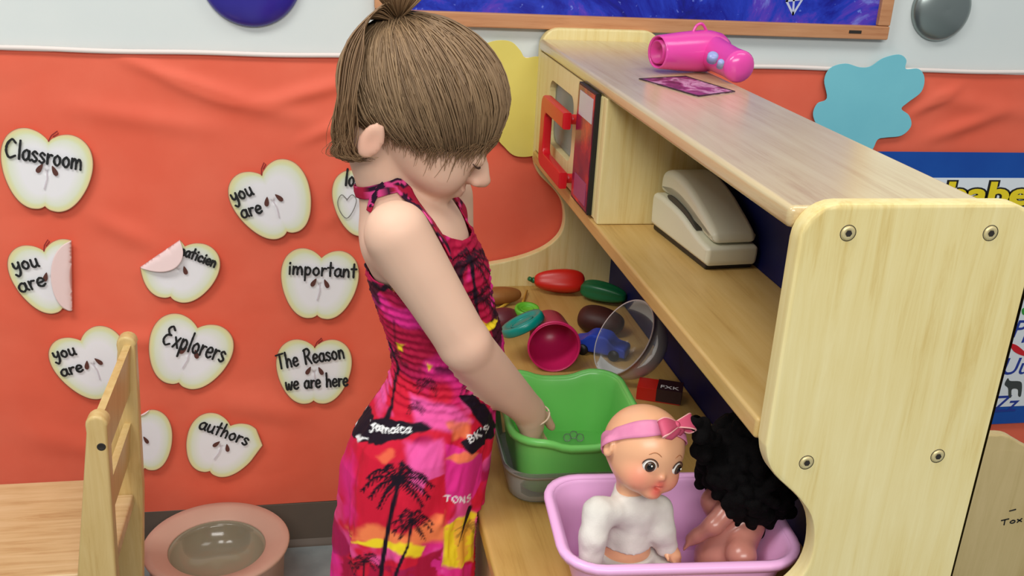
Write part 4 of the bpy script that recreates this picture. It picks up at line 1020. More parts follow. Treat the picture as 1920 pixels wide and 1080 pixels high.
def sd_girl(p):
    p = np.asarray(p, np.float32)
    t = sd_torso(p, 0.008)
    fx_ = (p[..., 0]-torso_at(p[..., 2])[0])*FD[0]+(p[..., 1]-YG)*FD[1]
    t = -smin(-t, -(p[..., 2]+0.62*np.maximum(fx_, 0)-0.985)*0.85, 0.012); t = np.maximum(t, 0.50-p[..., 2])
    d = t
    d = smin(d, sd_ell(p, (0.100, YG, 0.942), (0.050, 0.092, 0.044), np.stack([FD, LD, (0, 0, 1)], 1)), 0.03)
    d = smin(d, sd_cap(p, NB, NT, 0.037, 0.034), 0.026)
    for S, E, W in ((S_R, E_R, W_R), (S_L, E_L, W_L)):
        d = smin(d, smin(sd_cap(p, S, E, 0.0345, 0.0285), sd_cap(p, E, W, 0.0285, 0.0210), 0.006), 0.030)
    for parts in (HR_parts, HL_parts):
        hd_ = None
        for kind, a, b, ra, rb in parts:
            c = sd_cap(p, a, b, ra, rb)
            hd_ = c if hd_ is None else smin(hd_, c, 0.008 if kind == 'cap' else 0.0025)
        d = smin(d, hd_, 0.008)
    for s in (-1, 1):
        hp_ = np.array((torso_at(0.56)[0], YG, 0.55))+LD*s*0.042; kn = np.array((torso_at(0.56)[0]+.005, YG, 0.30))+LD*s*0.042; an = np.array((torso_at(0.56)[0]-.012, YG, 0.065))+LD*s*0.042
        lg = smin(sd_cap(p, hp_, kn, 0.047, 0.036), sd_cap(p, kn, kn+0.35*(an-kn), 0.036, 0.035), 0.012)
        lg = np.where(p[..., 2] > 0.36, np.maximum(lg, sd_torso(p, 0.012)), lg)
        d = smin(d, lg, 0.004); d = smin(d, sd_cap(p, kn+0.35*(an-kn), an, 0.035, 0.023), 0.012)
        f0 = an+np.array((0, 0, -0.045)); d = smin(d, sd_cap(p, f0-FD*0.015, f0+FD*0.095, 0.024, 0.017), 0.02)
    d = smin(d, sd_head(p), 0.006)
    return d
V, F = surface_nets(sd_girl, (-0.06, 0.91, -0.01), (0.36, 1.29, 1.21), 0.0036)
body = mesh('body', V, F, M['skin'], girl, True, world=True)
base = lin((226, 187, 163)); pink = lin((226, 158, 136))
cols = np.tile(base, (len(V), 1))*(0.97+0.06*fbm(V, 40, 2)[:, None])
def tint(c, r, col, a):
    w = a*np.exp(-(np.linalg.norm(V-np.array(c), axis=1)/r)**2)[:, None]; return cols*(1-w)+np.array(col)*w
for c, r, a in ((W_R+(W_R-E_R)*.35, .05, .5), (E_R, .03, .25), (hw(0.085, -0.034, -0.058), .022, .35), (hw(0.10, 0, -0.05), .012, .45), (hw(-0.034, -0.070, -0.058), .022, .5), (S_R, .03, .15)):
    cols = tint(c, r, pink, a)
cols = tint(hw(0.091, 0, -0.0690), .010, lin((204, 112, 108)), .6)
setcol(body, cols)
# eyelashes along the closed lids and brows
M['lash'] = mat('lashes', rgb(70, 46, 36), 0.6)
for s in (-1, 1):
    pts = [hw(0.0855-0.020*abs(t)**2*0.6, s*(0.029+0.013*t), -0.0275-0.003*(1-t*t)) for t in np.linspace(-1, 1, 9)]
    pp, g = project(sd_girl, np.array(pts), 0.0004)
    Vv, Ff = tube(pp, [0.0005]+[0.0011]*7+[0.0005], 6); mesh('eyelashes', Vv, Ff, M['lash'], girl, True, world=True)
    pts = [hw(0.084-0.012*abs(t)**2, s*(0.030+0.015*t), -0.004-0.003*t*t) for t in np.linspace(-1, 1, 9)]
    pp, g = project(sd_girl, np.array(pts), 0.0004)
    Vv, Ff = tube(pp, [0.0005]+[0.0014]*7+[0.0005], 6); mesh('eyebrow', Vv, Ff, M['lash'], girl, True, world=True)

# ---- hair: cap, strands combed to the tie, ponytail
def haircolor(n, k=0): 
    t = rng.random(n)[:, None]; c = lin((104, 80, 58))*(1-t)+lin((164, 134, 100))*t
    return c
M['hair'] = vcol('hair', 0.5, 0.35)
M['haircap'] = mottled('hair_under', rgb(104, 80, 58), rgb(92, 70, 50), 60, 0.7)
TIE = P(747, 46, y=YG+0.002)
def hairline(az):
    """lowest local elevation (deg) of the hair at azimuth az (0 = face, 180 = nape)"""
    a = np.abs((np.degrees(az)+180) % 360-180)
    return np.interp(a, [0, 25, 45, 60, 75, 88, 100, 112, 122, 135, 150, 180], [2, -2, -13, -22, -29, -32, -35, -39, -42, -46, -50, -52])
def skull_r(dirs):
    """distance from head centre to the head surface along local directions"""
    lo = np.full(len(dirs), 0.03); hi = np.full(len(dirs), 0.16)
    for _ in range(22):
        m = 0.5*(lo+hi); q = (dirs*m[:, None]).astype(np.float32)
        d = sd_ell(q, (-0.001, 0, 0.004), (0.084, 0.068, 0.070)); d = smin(d, sd_ell(q, (0.031, 0, -0.038), (0.050, 0.053, 0.052)), 0.030)
        ins = d < 0; lo = np.where(ins, m, lo); hi = np.where(ins, hi, m)
    return lo
def sph(az, el): return np.stack([np.cos(el)*np.cos(az), np.cos(el)*np.sin(az), np.sin(el)], -1)
na, ne = 120, 50
AZ = np.linspace(-math.pi, math.pi, na, endpoint=False)
A_, T_ = np.meshgrid(AZ, np.linspace(0, 1, ne), indexing='ij')
EL = np.radians(hairline(A_))+T_*(math.pi/2-np.radians(hairline(A_)))
D_ = sph(A_, EL).reshape(-1, 3); R_ = skull_r(D_)
th = 0.0015+0.0055*np.clip(T_.ravel()*4, 0, 1)
Vc = (D_*(R_+th)[:, None])@HR.T+HC
i = np.arange(na)[:, None]*ne+np.arange(ne-1)[None]; j = ((np.arange(na)+1) % na)[:, None]*ne+np.arange(ne-1)[None]
Fc = np.stack([i, j, j+1, i+1], -1).reshape(-1, 4)
hair = mesh('hair', Vc, Fc, M['haircap'], girl, True, world=True)
def strands(paths, rad, cols, name, parent):
    """many fine three-sided tubes as one mesh; paths (n,m,3), rad (n,m)"""
    n, m, _ = paths.shape
    t = np.gradient(paths, axis=1); t /= np.linalg.norm(t, axis=2, keepdims=True)+1e-12
    h = np.zeros_like(t); h[..., 1] = 1; x = np.cross(t, h); x /= np.linalg.norm(x, axis=2, keepdims=True)+1e-9; y = np.cross(t, x)
    V = np.stack([paths+rad[..., None]*(math.cos(a)*x+math.sin(a)*y) for a in (0, 2*math.pi/3, 4*math.pi/3)], 2)   # n,m,3,3
    idx = np.arange(n*m*3).reshape(n, m, 3)
    F = np.concatenate([np.stack([idx[:, :-1, k], idx[:, :-1, (k+1) % 3], idx[:, 1:, (k+1) % 3], idx[:, 1:, k]], -1).reshape(-1, 4) for k in range(3)])
    o = mesh(name, V.reshape(-1, 3), F, M['hair'], parent, True, world=True)
    c = np.repeat(np.repeat(cols[:, None, None, :], m, 1), 3, 2).reshape(-1, 3); setcol(o, c)
    return o
# combed strands: start at the hairline or on the cap, end at the tie
N = 3400
az = rng.uniform(-math.pi, math.pi, N); 
sfrac = np.where(rng.random(N) < 0.45, rng.random(N)**2*0.08, rng.random(N)*0.8)
h0 = np.radians(hairline(az)); el = h0+sfrac*(math.pi/2-h0)-np.radians(1+7*rng.random(N)**3+4*(fbm(np.stack([az*4, az*0, az*0], -1), 3, 2, 3)-.3))*(sfrac < 0.08)
d0 = sph(az, el); tl = HR.T@(TIE-HC); td = tl/np.linalg.norm(tl)
m = 16; tt = np.linspace(0, 1, m)
ang = np.arccos(np.clip(d0@td, -1, 1))
W = np.sin((1-tt)[None]*ang[:, None])/np.maximum(np.sin(ang), 1e-3)[:, None]; W2 = np.sin(tt[None]*ang[:, None])/np.maximum(np.sin(ang), 1e-3)[:, None]
dd = W[..., None]*d0[:, None]+W2[..., None]*td[None, None]
clump = np.stack([fbm(np.stack([az*5, az*0, az*0+k_], -1), 3, 2, 11*k_)-.5 for k_ in range(3)], -1)[:, None, :]
sw = 0.30*clump*np.sin(np.pi*tt)[None, :, None]+rng.normal(0, 0.035, (N, 1, 3))*np.sin(np.pi*tt)[None, :, None]+rng.normal(0, 0.02, (N, 1, 3))*np.sin(2*np.pi*tt)[None, :, None]
dd = dd+sw; dd /= np.linalg.norm(dd, axis=2, keepdims=True)
Rr_ = skull_r(dd.reshape(-1, 3)).reshape(N, m)
lift = 0.0015+0.0060*np.clip(tt*5, 0, 1)[None]+rng.uniform(0, 0.003, (N, 1))+0.008*np.clip(fbm(np.stack([az*6, az*0, el*2], -1), 3, 2, 31)-.42, 0, 1)[:, None]*np.sin(np.pi*np.clip(tt*1.15, 0, 1))[None]+0.002*np.sin(np.pi*tt)[None]*rng.random((N, 1))
lr = Rr_+lift
end = np.clip((tt-0.8)/0.2, 0, 1)[None]; lr = lr*(1-end)+(np.linalg.norm(tl)-0.004+rng.normal(0, 0.004, (N, 1)))*end
pth = (dd*lr[..., None])@HR.T+HC
rad = (rng.uniform(0.0005, 0.0012, (N, 1)))*np.interp(tt, [0, .15, .8, 1], [.35, 1, 1, .8])[None]
band = fbm(np.stack([az*3, az*0, az*0], -1), 2.5, 3)
cc = lin((92, 70, 52))*(1-band[:, None])+lin((166, 138, 104))*band[:, None]; cc = 0.55*cc+0.45*haircolor(N)
strands(pth, rad, cc, 'hair_strands', hair)
# fine wisps that thin out over forehead, temple and nape
wis = []; wr_ = []
for k in range(620):
    a0 = rng.uniform(-math.radians(175), math.radians(60)); e0 = math.radians(hairline(a0)+rng.uniform(0, 9)); L = rng.uniform(6, 15)*(1.6 if rng.random() < .12 else 1)
    sh = rng.normal(0, .05)+0.10
    el_ = e0-np.radians(L)*np.linspace(0, 1, 10); az_ = a0+sh*np.linspace(0, 1, 10)**1.5
    s_ = sph(az_, el_); r_ = skull_r(s_)+np.linspace(.0075, .0015+rng.uniform(0, .004), 10)
    wis.append(HC+(s_*r_[:, None])@HR.T); wr_.append(rng.uniform(.00035, .0007))
wis = np.array(wis); pj, _g = project(sd_head, wis.reshape(-1, 3), 0.0012, 2); pj = pj.reshape(wis.shape)
near_ = (np.linalg.norm(wis-pj, axis=2) < .014)[..., None]; f_ = np.linspace(0, 1, 10)[None, :, None]
wis = np.where(near_, wis*(1-f_*.8)+pj*f_*.8, wis)
strands(wis, np.array(wr_)[:, None]*np.linspace(1.1, .35, 10)[None], 0.7*lin((160, 128, 96))+0.3*haircolor(len(wis)), 'hair_wisps', hair)
# ponytail
N2 = 2200
KEY = [TIE, None, None, None, None, None]
keys = []
for k in range(N2):
    g = rng.random(); y0 = TIE[1]+rng.normal(0, 0.016)
    w = rng.normal(0, 1)
    if g < 0.86:
        out = rng.uniform(-1, 1)
        px = [(742, 40), (704+22*out, 22-18*out), (668-18*out, 92-14*out), (652-20*out, 180), (645-14*out+6*w, 250), (652+10*w+14*out, 294+8*out), (682+22*rng.random()+8*w, 304-14*rng.random())]
        cut = rng.uniform(0.72, 1.0)
    else:
        sx = rng.uniform(-60, 70)
        px = [(748, 38), (748+sx*.5, 6), (748+sx*.95, -26), (748+sx*1.2, -44)]; cut = rng.uniform(0.6, 1.0)
    pts = []
    for i_, q in enumerate(px):
        f = i_/(len(px)-1); pts.append(P(q[0], q[1], y=YG+0.004+(y0-TIE[1])*(0.4+1.3*min(1, 2*f))))
    cr = np.array(catmull(pts, 6)); t0 = np.linspace(0, cut*(len(cr)-1), 26)
    keys.append(np.stack([np.interp(t0, np.arange(len(cr)), cr[:, c]) for c in range(3)], 1))
keys = np.array(keys); rad = rng.uniform(0.0005, 0.0011, (N2, 1))*np.interp(np.linspace(0, 1, 26), [0, .1, .7, 1], [.9, 1, .8, .25])[None]
hcol = haircolor(N2); hcol = hcol*0.6+0.4*lin((140, 106, 74))
strands(keys, rad, hcol, 'ponytail', hair)
# dark hair tie
nt_ = hu*0.7-hf*0.7; Rt = frame_from(nt_); ring = [TIE+Rt@np.array((0.0185*math.cos(a), 0.0185*math.sin(a), 0.003)) for a in np.linspace(0, 2*math.pi, 25)]
Vv, Ff = tube(ring, 0.0065, 10); mesh('hair_tie', Vv, Ff, M['black'], hair, True, world=True)
# bracelet
M['bracelet'] = mat('bracelet_band', rgb(226, 204, 176), 0.4)
bw_ = W_R+(W_R-E_R)/np.linalg.norm(W_R-E_R)*0.012; Rt = frame_from(HR_parts[0][2]-HR_parts[0][1])
ring = [bw_+Rt@np.array((0.0215*math.cos(a), 0.0215*math.sin(a), 0)) for a in np.linspace(0, 2*math.pi, 33)]
Vv, Ff = tube(ring, 0.0012, 8); mesh('bracelet', Vv, Ff, M['bracelet'], girl, True, world=True)

# ---- the sundress and its print
nth, nz = 460, 430
tht = np.linspace(0, 1, nth, endpoint=False)
# denser on her right (toward the room): warp
TH = 2*math.pi*tht
TH = TH+0.55*np.sin(TH+math.pi/2)             # angle 0 = front, +90 her left, -90 her right
def top_z(t):
    a = np.abs((np.degrees(t)+180) % 360-180)
    return np.interp(a, [0, 20, 36, 52, 66, 78, 90, 104, 130, 180], [0.945, 0.945, 0.952, 0.962, 0.964, 0.950, 0.922, 0.903, 0.900, 0.906])
Zb = 0.345
TT, SS = np.meshgrid(TH, np.linspace(0, 1, nz), indexing='ij')
SS = SS
ZZ = Zb+(top_z(TT)-Zb)*SS
cx, a_, b_ = torso_at(ZZ)
tight = np.clip((ZZ-0.72)/0.05, 0, 1)
wr = fbm(np.stack([np.cos(TT)*1.0, np.sin(TT)*1.0, ZZ*4], -1), 5, 3)-0.5
rip = tight*(0.0011*np.sin(2*math.pi*ZZ/0.0095+3*wr)+0.004*(fbm(np.stack([np.cos(TT)*2.2, np.sin(TT)*2.2, ZZ*26], -1), 6, 3)-0.5))
fold = (1-tight)*(0.006*np.sin(9*TT+4*wr+1.3)*np.clip((0.74-ZZ)/0.25, 0, 1)+0.010*wr)
off = 0.0015+rip+fold
Fx = (a_+off)*np.cos(TT); Sx = (b_+off)*np.sin(TT)
X = cx+Fx*FD[0]+Sx*LD[0]; Yd = YG+Fx*FD[1]+Sx*LD[1]
Vd = np.stack([X, Yd, ZZ], -1)
Vd2 = Vd.reshape(-1, 3).copy()
# cloth never sinks below the skin
up_ = np.where(Vd2[:, 2] > 0.84)[0]; od = np.stack([np.cos(TT)*FD[0]+np.sin(TT)*LD[0], np.cos(TT)*FD[1]+np.sin(TT)*LD[1], 0*TT], -1).reshape(-1, 3)[up_]
sh_ = np.zeros(len(up_)); live = np.ones(len(up_), bool)
for k_ in range(9):
    q_ = Vd2[up_]+od*sh_[:, None]; d_ = sd_girl(q_); need = d_ < 0.0022; sh_ = np.where(need, sh_+np.clip(0.0022-d_, 0.0004, 0.004), sh_)
sh_ = np.where(sh_ > 0.016, 0, sh_); SG = np.zeros(nth*nz); SG[up_] = sh_; SG = SG.reshape(nth, nz)
for k_ in range(6): SG = np.maximum(SG, 0.25*(np.roll(SG, 1, 0)+np.roll(SG, -1, 0))+0.5*SG)
Vd2[up_] += od*SG.reshape(-1)[up_][:, None]
lowd = Vd2[:, 2] < 0.600; Vd2[lowd, 0] = np.minimum(Vd2[lowd, 0], 0.1835-0.002*np.random.default_rng(1).random(lowd.sum()))
i = np.arange(nth)[:, None]*nz+np.arange(nz-1)[None]; j = ((np.arange(nth)+1) % nth)[:, None]*nz+np.arange(nz-1)[None]
Fd = np.stack([i, j, j+1, i+1], -1).reshape(-1, 4)
dress = mesh('sundress', Vd2, Fd, M['print'], girl, True, world=True)
sm = dress.modifiers.new('cloth', 'SOLIDIFY'); sm.thickness = 0.0014; sm.offset = -1
# print laid out on the cloth in (x,z) metres of the side panel
_gu, _gv = np.arange(560, 1000, 10), np.arange(380, 1140, 10)
_yy = np.linspace(0.93, YG, 60); _tab = np.empty((len(_gu), len(_gv), 2))
for i_, u_ in enumerate(_gu):
    for j_, v_ in enumerate(_gv):
        d_ = ray(u_, v_); pt_ = CAM+d_[None]*(_yy/d_[1])[:, None]; k_ = np.where(sd_torso(pt_, -0.002) < 0)[0]
        _tab[i_, j_] = pt_[k_[0] if len(k_) else -1][[0, 2]]
def cloth(u, v):
    a = np.clip((u-560)/10, 0, len(_gu)-1.001); b = np.clip((v-380)/10, 0, len(_gv)-1.001); i, j = int(a), int(b); a -= i; b -= j
    return _tab[i, j]*(1-a)*(1-b)+_tab[i+1, j]*a*(1-b)+_tab[i, j+1]*(1-a)*b+_tab[i+1, j+1]*a*b
PXM = np.linalg.norm(cloth(800, 900)-cloth(700, 900))/100
def paint(Vw):
    n = len(Vw); q = Vw[:, [0, 2]].copy()
    far = Vw[:, 1] > YG+0.02; q[far, 0] += 0.013; q[far, 1] += 0.02
    p3 = np.stack([q[:, 0], q[:, 1], np.where(far, 3.0, 0.0)], 1)
    nz1 = fbm(p3, 14, 3); nz2 = fbm(p3, 30, 3, 9); nz3 = fbm(p3, 70, 3, 21)
    c = np.empty((n, 3))
    MAG, RED, PNK, DK, YEL, ORG, CRI = [lin(k) for k in ((224, 44, 138), (206, 24, 54), (238, 92, 168), (26, 12, 28), (244, 214, 40), (244, 128, 78), (170, 18, 60))]
    def blend(mask, col): 
        w = np.clip(mask, 0, 1)[:, None]; c[:] = c*(1-w)+col*w
    def sstep(x, a, b): t = np.clip((x-a)/(b-a), 0, 1); return t*t*(3-2*t)
    zc = lambda v: cloth(760, v)[1]
    z = q[:, 1]
    c[:] = MAG
    blend(sstep(nz1, .46, .58), RED); blend(sstep(nz2, .62, .70)*.7, PNK); blend(sstep(fbm(p3, 20, 3, 40), .62, .68)*.55, lin((120, 20, 90)))
    bod = sstep(z, zc(740), zc(660)); blend(bod*sstep(nz1, .40, .52), CRI); blend(bod*sstep(nz2, .54, .62), MAG)
    blend(bod*sstep(fbm(p3, 36, 3, 55), .55, .60)*.9, DK)
    def inside(poly, soft=1.2, rough=3.0):
        pts = np.array([cloth(*k) for k in poly]); d = np.full(n, 1e9); s = np.ones(n)
        m_ = len(pts); v = q; jj = m_-1
        d = ((v-pts[0])**2).sum(1)
        for i_ in range(m_):
            e = pts[jj]-pts[i_]; w = v-pts[i_]; bq = w-e*np.clip((w@e)/(e@e), 0, 1)[:, None]; d = np.minimum(d, (bq**2).sum(1))
            c1 = v[:, 1] >= pts[i_, 1]; c2 = v[:, 1] < pts[jj, 1]; c3 = e[0]*w[:, 1] > e[1]*w[:, 0]
            fl = (c1 & c2 & c3) | (~c1 & ~c2 & ~c3); s = np.where(fl, -s, s); jj = i_
        sd = s*np.sqrt(d)/PXM+(nz3-.5)*rough*2
        return 1-sstep(sd, -soft, soft)
    def stroke(pl, w0, w1=None, soft=1.0, rough=0.0):
        w1 = w0 if w1 is None else w1; pts = np.array([cloth(*k) for k in pl]); best = np.full(n, 1e9); m_ = len(pts)
        lo = pts.min(0)-25*PXM; hi = pts.max(0)+25*PXM
        sel = np.where(((q > lo) & (q < hi)).all(1))[0]
        if len(sel) == 0: return np.zeros(n)
        v = q[sel]; bs = np.full(len(sel), 1e9)
        for i_ in range(m_-1):
            e = pts[i_+1]-pts[i_]; w = v-pts[i_]; t = np.clip((w@e)/(e@e+1e-12), 0, 1); dd_ = np.sqrt(((w-e*t[:, None])**2).sum(1))/PXM
            bs = np.minimum(bs, dd_-(w0+(w1-w0)*(i_+t)/(m_-1)))
        best[sel] = bs+(nz3[sel]-.5)*rough
        return 1-sstep(best, -soft, soft)
    def palm(u, v, s, rot=0.0, seed=0):
        r_ = np.random.default_rng(seed); k_ = np.zeros(n)
        for a in (-170, -140, -112, -85, -62, -35, -8, 18, 45, 135, 160):
            a = math.radians(a+r_.uniform(-8, 8)+rot); L = s*r_.uniform(.8, 1.12)
            tip = (u+L*math.cos(a), v+L*math.sin(a)*0.78+0.34*L); md = (u+.55*L*math.cos(a), v+.55*L*math.sin(a)*0.9-.04*L)
            spine = [np.array(k) for k in catmull([(u, v), md, tip], 4)]
            k_ = np.maximum(k_, stroke(spine, s*.035, s*.012))
            for i_ in range(1, len(spine)-0):
                t_ = spine[min(i_, len(spine)-1)]-spine[i_-1]; t_ /= np.linalg.norm(t_)+1e-9
                nn_ = np.array((-t_[1], t_[0])); ln = s*.20*(1-.5*i_/len(spine))
                for sg in (-1, 1):
                    e_ = spine[i_-1]+t_*ln*.8+sg*nn_*ln*.7+np.array((0, ln*.45))
                    k_ = np.maximum(k_, stroke([spine[i_-1], e_], s*.036, s*.008))
        return k_
    # skirt panel: glowing bands, black palms, villages
    blend(inside([(640, 820), (700, 830), (760, 850), (735, 960), (680, 1010), (640, 1000), (632, 900)], 14, 16)*.85, RED)
    blend(inside([(640, 860), (662, 850), (668, 960), (645, 990)], 8, 10)*.7, MAG)
    blend(inside([(760, 830), (830, 820), (832, 900), (800, 930), (770, 900)], 8, 8)*.9, PNK)
    blend(inside([(704, 850), (735, 842), (740, 856), (716, 872)], 4, 10)*.55, ORG)
    blend(inside([(650, 1000), (690, 985), (760, 1000), (832, 960), (834, 1010), (780, 1024), (700, 1022)], 8, 10), ORG)
    blend(inside([(655, 1008), (670, 1006), (720, 1018), (770, 1012), (800, 1026), (790, 1044), (740, 1030), (690, 1026)], 3, 8), YEL)
    blend(inside([(640, 1040), (830, 1022), (832, 1100), (640, 1110)], 4, 10)*sstep(nz3, .42, .5), CRI)
    blend(inside([(800, 900), (834, 892), (834, 965), (806, 958), (785, 962)], 2, 3), RED)
    blend(inside([(836, 832), (868, 842), (905, 850), (902, 900), (886, 938), (836, 936)], 2, 2), MAG)
    blend(inside([(836, 860), (872, 846), (900, 848), (860, 868)], 3, 6)*.9, ORG)
    blend(inside([(832, 985), (860, 968), (892, 960), (888, 1052), (832, 1062)], 3, 6), YEL)
    blend(inside([(832, 985), (860, 968), (892, 960), (888, 1052), (832, 1062)], 3, 6)*sstep(nz3, .55, .62)*.5, ORG)
    blend(stroke([(880, 958), (868, 990), (858, 1020)], 7, 1, 2, 5), DK)
    blend(inside([(833, 1062), (886, 1054), (884, 1100), (833, 1100)], 3, 6)*.8, MAG)
    blend(inside([(770, 740), (850, 760), (885, 790), (850, 812), (775, 792)], 6, 6)*.9, PNK)
    blend(inside([(835, 790), (880, 788), (882, 820), (850, 824)], 4, 8)*.8, ORG)
    blend(palm(747, 902, 66, 0, 1), DK); blend(stroke([(748, 905), (735, 960), (722, 1030), (712, 1100)], 4.0, 4.5, 1.2, 2), DK)
    blend(palm(772, 976, 42, 0, 2), DK); blend(stroke([(772, 978), (764, 1020), (745, 1060), (732, 1110)], 2.6, 3.2, 1.2, 2), DK)
    blend(palm(683, 1050, 30, 0, 3), DK); blend(stroke([(683, 1050), (680, 1110)], 2.4), DK)
    blend(palm(880, 990, 26, 0, 12)*.6, DK)
    # black banner islands with white lettering
    for poly in ([(658, 806), (676, 784), (690, 766), (716, 786), (750, 786), (790, 790), (816, 803), (775, 816), (740, 824), (692, 830)], [(862, 830), (880, 816), (898, 800), (924, 794), (926, 812), (908, 834), (884, 848)], [(862, 742), (890, 738), (915, 765), (935, 800), (905, 798), (884, 770)]):
        blend(inside(poly, 1.2, 5), DK)
    blend(stroke([(668, 812), (680, 815), (690, 822)], .8, .8, 1, 2), lin((240, 240, 240)))
    WHT = lin((244, 244, 244))
    def pxtext(t, p0, p1, h):
        for pl in write_lines(t, (p0[0], -p0[1]), (p1[0], -p1[1]), h): blend(stroke([(k[0], -k[1]) for k in pl], 1.25, 1.25, .7), WHT)
    pxtext('Jamaica', (692, 807), (772, 811), 17); pxtext("BK'S", (880, 828), (922, 806), 14); pxtext('TONS', (834, 943), (886, 940), 12)
    # bodice: palms and blossoms
    for (u_, v_, s_, sd_) in ((884, 488, 46, 4), (902, 560, 42, 5), (868, 620, 30, 6), (735, 668, 22, 7), (800, 720, 24, 8), (885, 722, 24, 9), (780, 764, 18, 14)):
        blend(palm(u_, v_, s_, 0, sd_)*.95, DK)
    blend(stroke([(884, 492), (892, 560), (900, 620)], 4, 3, 1.5, 4), DK)
    blend(stroke([(684, 503), (705, 508), (736, 516), (715, 545), (700, 530)], 5, 4, 2, 8), DK)
    for pts in ([(722, 508), (742, 506), (752, 530), (730, 540)], [(742, 640), (760, 645), (750, 665)], [(905, 604), (935, 595), (930, 612), (908, 622)], [(796, 676), (812, 686), (804, 700)]):
        blend(inside(pts, 2, 9)*sstep(nz3, .40, .5), YEL)
    blend(stroke([(728, 640), (748, 690), (735, 760), (722, 790)], 3, 2, 1.5, 4), DK)
    blend(stroke([(738, 600), (742, 660)], 2, 1, 1.5, 4)*.5, DK)
    blend(inside([(726, 705), (736, 708), (730, 735), (716, 740)], 2, 8)*.8, PNK)
    return c
setcol(dress, paint(Vd2))
# halter straps follow the skin up to the neck
def strap(pts, w, name):
    pts = np.array(catmull(pts, 8)); pp, g = project(sd_girl, pts, 0.0022)
    t = np.gradient(pp, axis=0); s_ = np.cross(t, g); s_ /= np.linalg.norm(s_, axis=1, keepdims=True)
    cols_ = 9; grid = []
    ww = w if not np.isscalar(w) else np.full(len(pp), w)
    for k in np.linspace(-1, 1, cols_):
        e, ge = project(sd_girl, pp+s_*(k*ww/2)[:, None], 0.0022+0.0008*(1-abs(k))); grid.append(e)
    G_ = np.array(grid); m_ = len(pp); Vs = G_.reshape(-1, 3)
    i = np.arange(cols_-1)[:, None]*m_+np.arange(m_-1)[None]
    o = mesh(name, Vs, np.stack([i, i+1, i+m_+1, i+m_], -1).reshape(-1, 4), M['print'], girl, True, world=True)
    sm = o.modifiers.new('cloth', 'SOLIDIFY'); sm.thickness = 0.0016; sm.offset = 0
    nv = fbm(Vs, 60, 3); nv2 = fbm(Vs, 110, 2, 5)
    c = np.where((nv > .5)[:, None], lin((170, 24, 60)), lin((40, 14, 40))); c = np.where((nv2 > .58)[:, None], lin((222, 70, 140)), c); setcol(o, c)
nb = np.array((0.062, YG, 0.985))
strap([P(872, 470, y=1.01), P(855, 432, y=1.012), P(815, 395, y=1.02), P(780, 368, y=1.035), P(752, 352, y=1.05), P(728, 344, y=1.07), (0.045, 1.085, 0.992), (0.042, 1.11, 0.99)], np.interp(np.linspace(0, 1, 57), [0, .2, .6, 1], [.032, .021, .016, .010]), 'shoulder_strap')
strap([P(903, 470, y=1.13), P(888, 415, y=1.135), P(872, 385, y=1.13), P(850, 365, y=1.125), (0.09, 1.122, 0.99), (0.060, 1.118, 0.990), (0.042, 1.10, 0.988)], np.interp(np.linspace(0, 1, 49), [0, .2, .6, 1], [.028, .018, .015, .010]), 'shoulder_strap')
# knotted strap ends hanging behind the neck
for px in ([(722, 346), (708, 360), (696, 378), (690, 396)],):
    pp = [P(u_, v_, y=1.05) for u_, v_ in px]; strap(pp, 0.008, 'strap_tie')

# ================================================================== DOLLS IN THE PINK TUB
M['dollskin'] = vcol('doll_vinyl', 0.32, 0.45); M['dollcloth'] = mottled('doll_shirt', rgb(226, 222, 214), rgb(214, 210, 202), 30, 0.85, 0.15, bscale=500)
M['band'] = mottled('headband_pink', rgb(226, 142, 178), rgb(216, 128, 168), 40, 0.75); M['bow'] = mat('bow_pink', rgb(206, 84, 116), 0.6); M['bowedge'] = mat('bow_edge', rgb(240, 178, 176), 0.6)
M['eyewhite'] = mat('eye_white', rgb(236, 232, 226), 0.15); M['iris'] = mat('eye_iris', rgb(74, 52, 38), 0.12); M['pupil'] = mat('eye_pupil', rgb(14, 12, 12), 0.08); M['dollinner'] = mat('mouth_inner', rgb(150, 60, 60), 0.4)
DH = P(1207, 842, y=0.885)
cf = lambda a, b, c: (np.array((a, b, c))/np.linalg.norm((a, b, c)))@np.stack([ROT[0], ROT[1], -ROT[2]])
dF = cf(.43, -.30, .85); dLft = cf(.83, -.15, -.50); dLft -= dF*(dLft@dF); dLft /= np.linalg.norm(dLft); dU = np.cross(dF, dLft)
DR = np.stack([dF, dLft, dU], 1); r0 = 0.0455
dw = lambda x, y, z: DH+DR@(np.array((x, y, z))*r0)
doll = empty('baby_doll', (DH[0], DH[1], CT+0.004), 'bald baby doll with a pink bow headband and white top sitting in the pink tub', 'doll')
dT0 = np.array((DH[0]-0.004, DH[1]+0.004, 0.712)); dT1 = np.array((DH[0]-0.008, DH[1]+0.002, 0.628))
dsh = [P(1122, 960, y=0.868), P(1234, 956, y=0.885)]; dhn = [P(1108, 1046, y=0.853), P(1250, 1024, y=0.872)]
sf = np.array((0.55, -0.83, 0)); sf /= np.linalg.norm(sf); ssd = np.array((0.83, 0.55, 0))
dhip = [dT1-ssd*0.018+np.array((0, 0, -.010)), dT1+ssd*0.018+np.array((0, 0, -.010))]
dfoot = [dhip[0]+np.array((-0.010, -0.034, -0.004)), dhip[1]+np.array((0.036, -0.036, -0.004))]
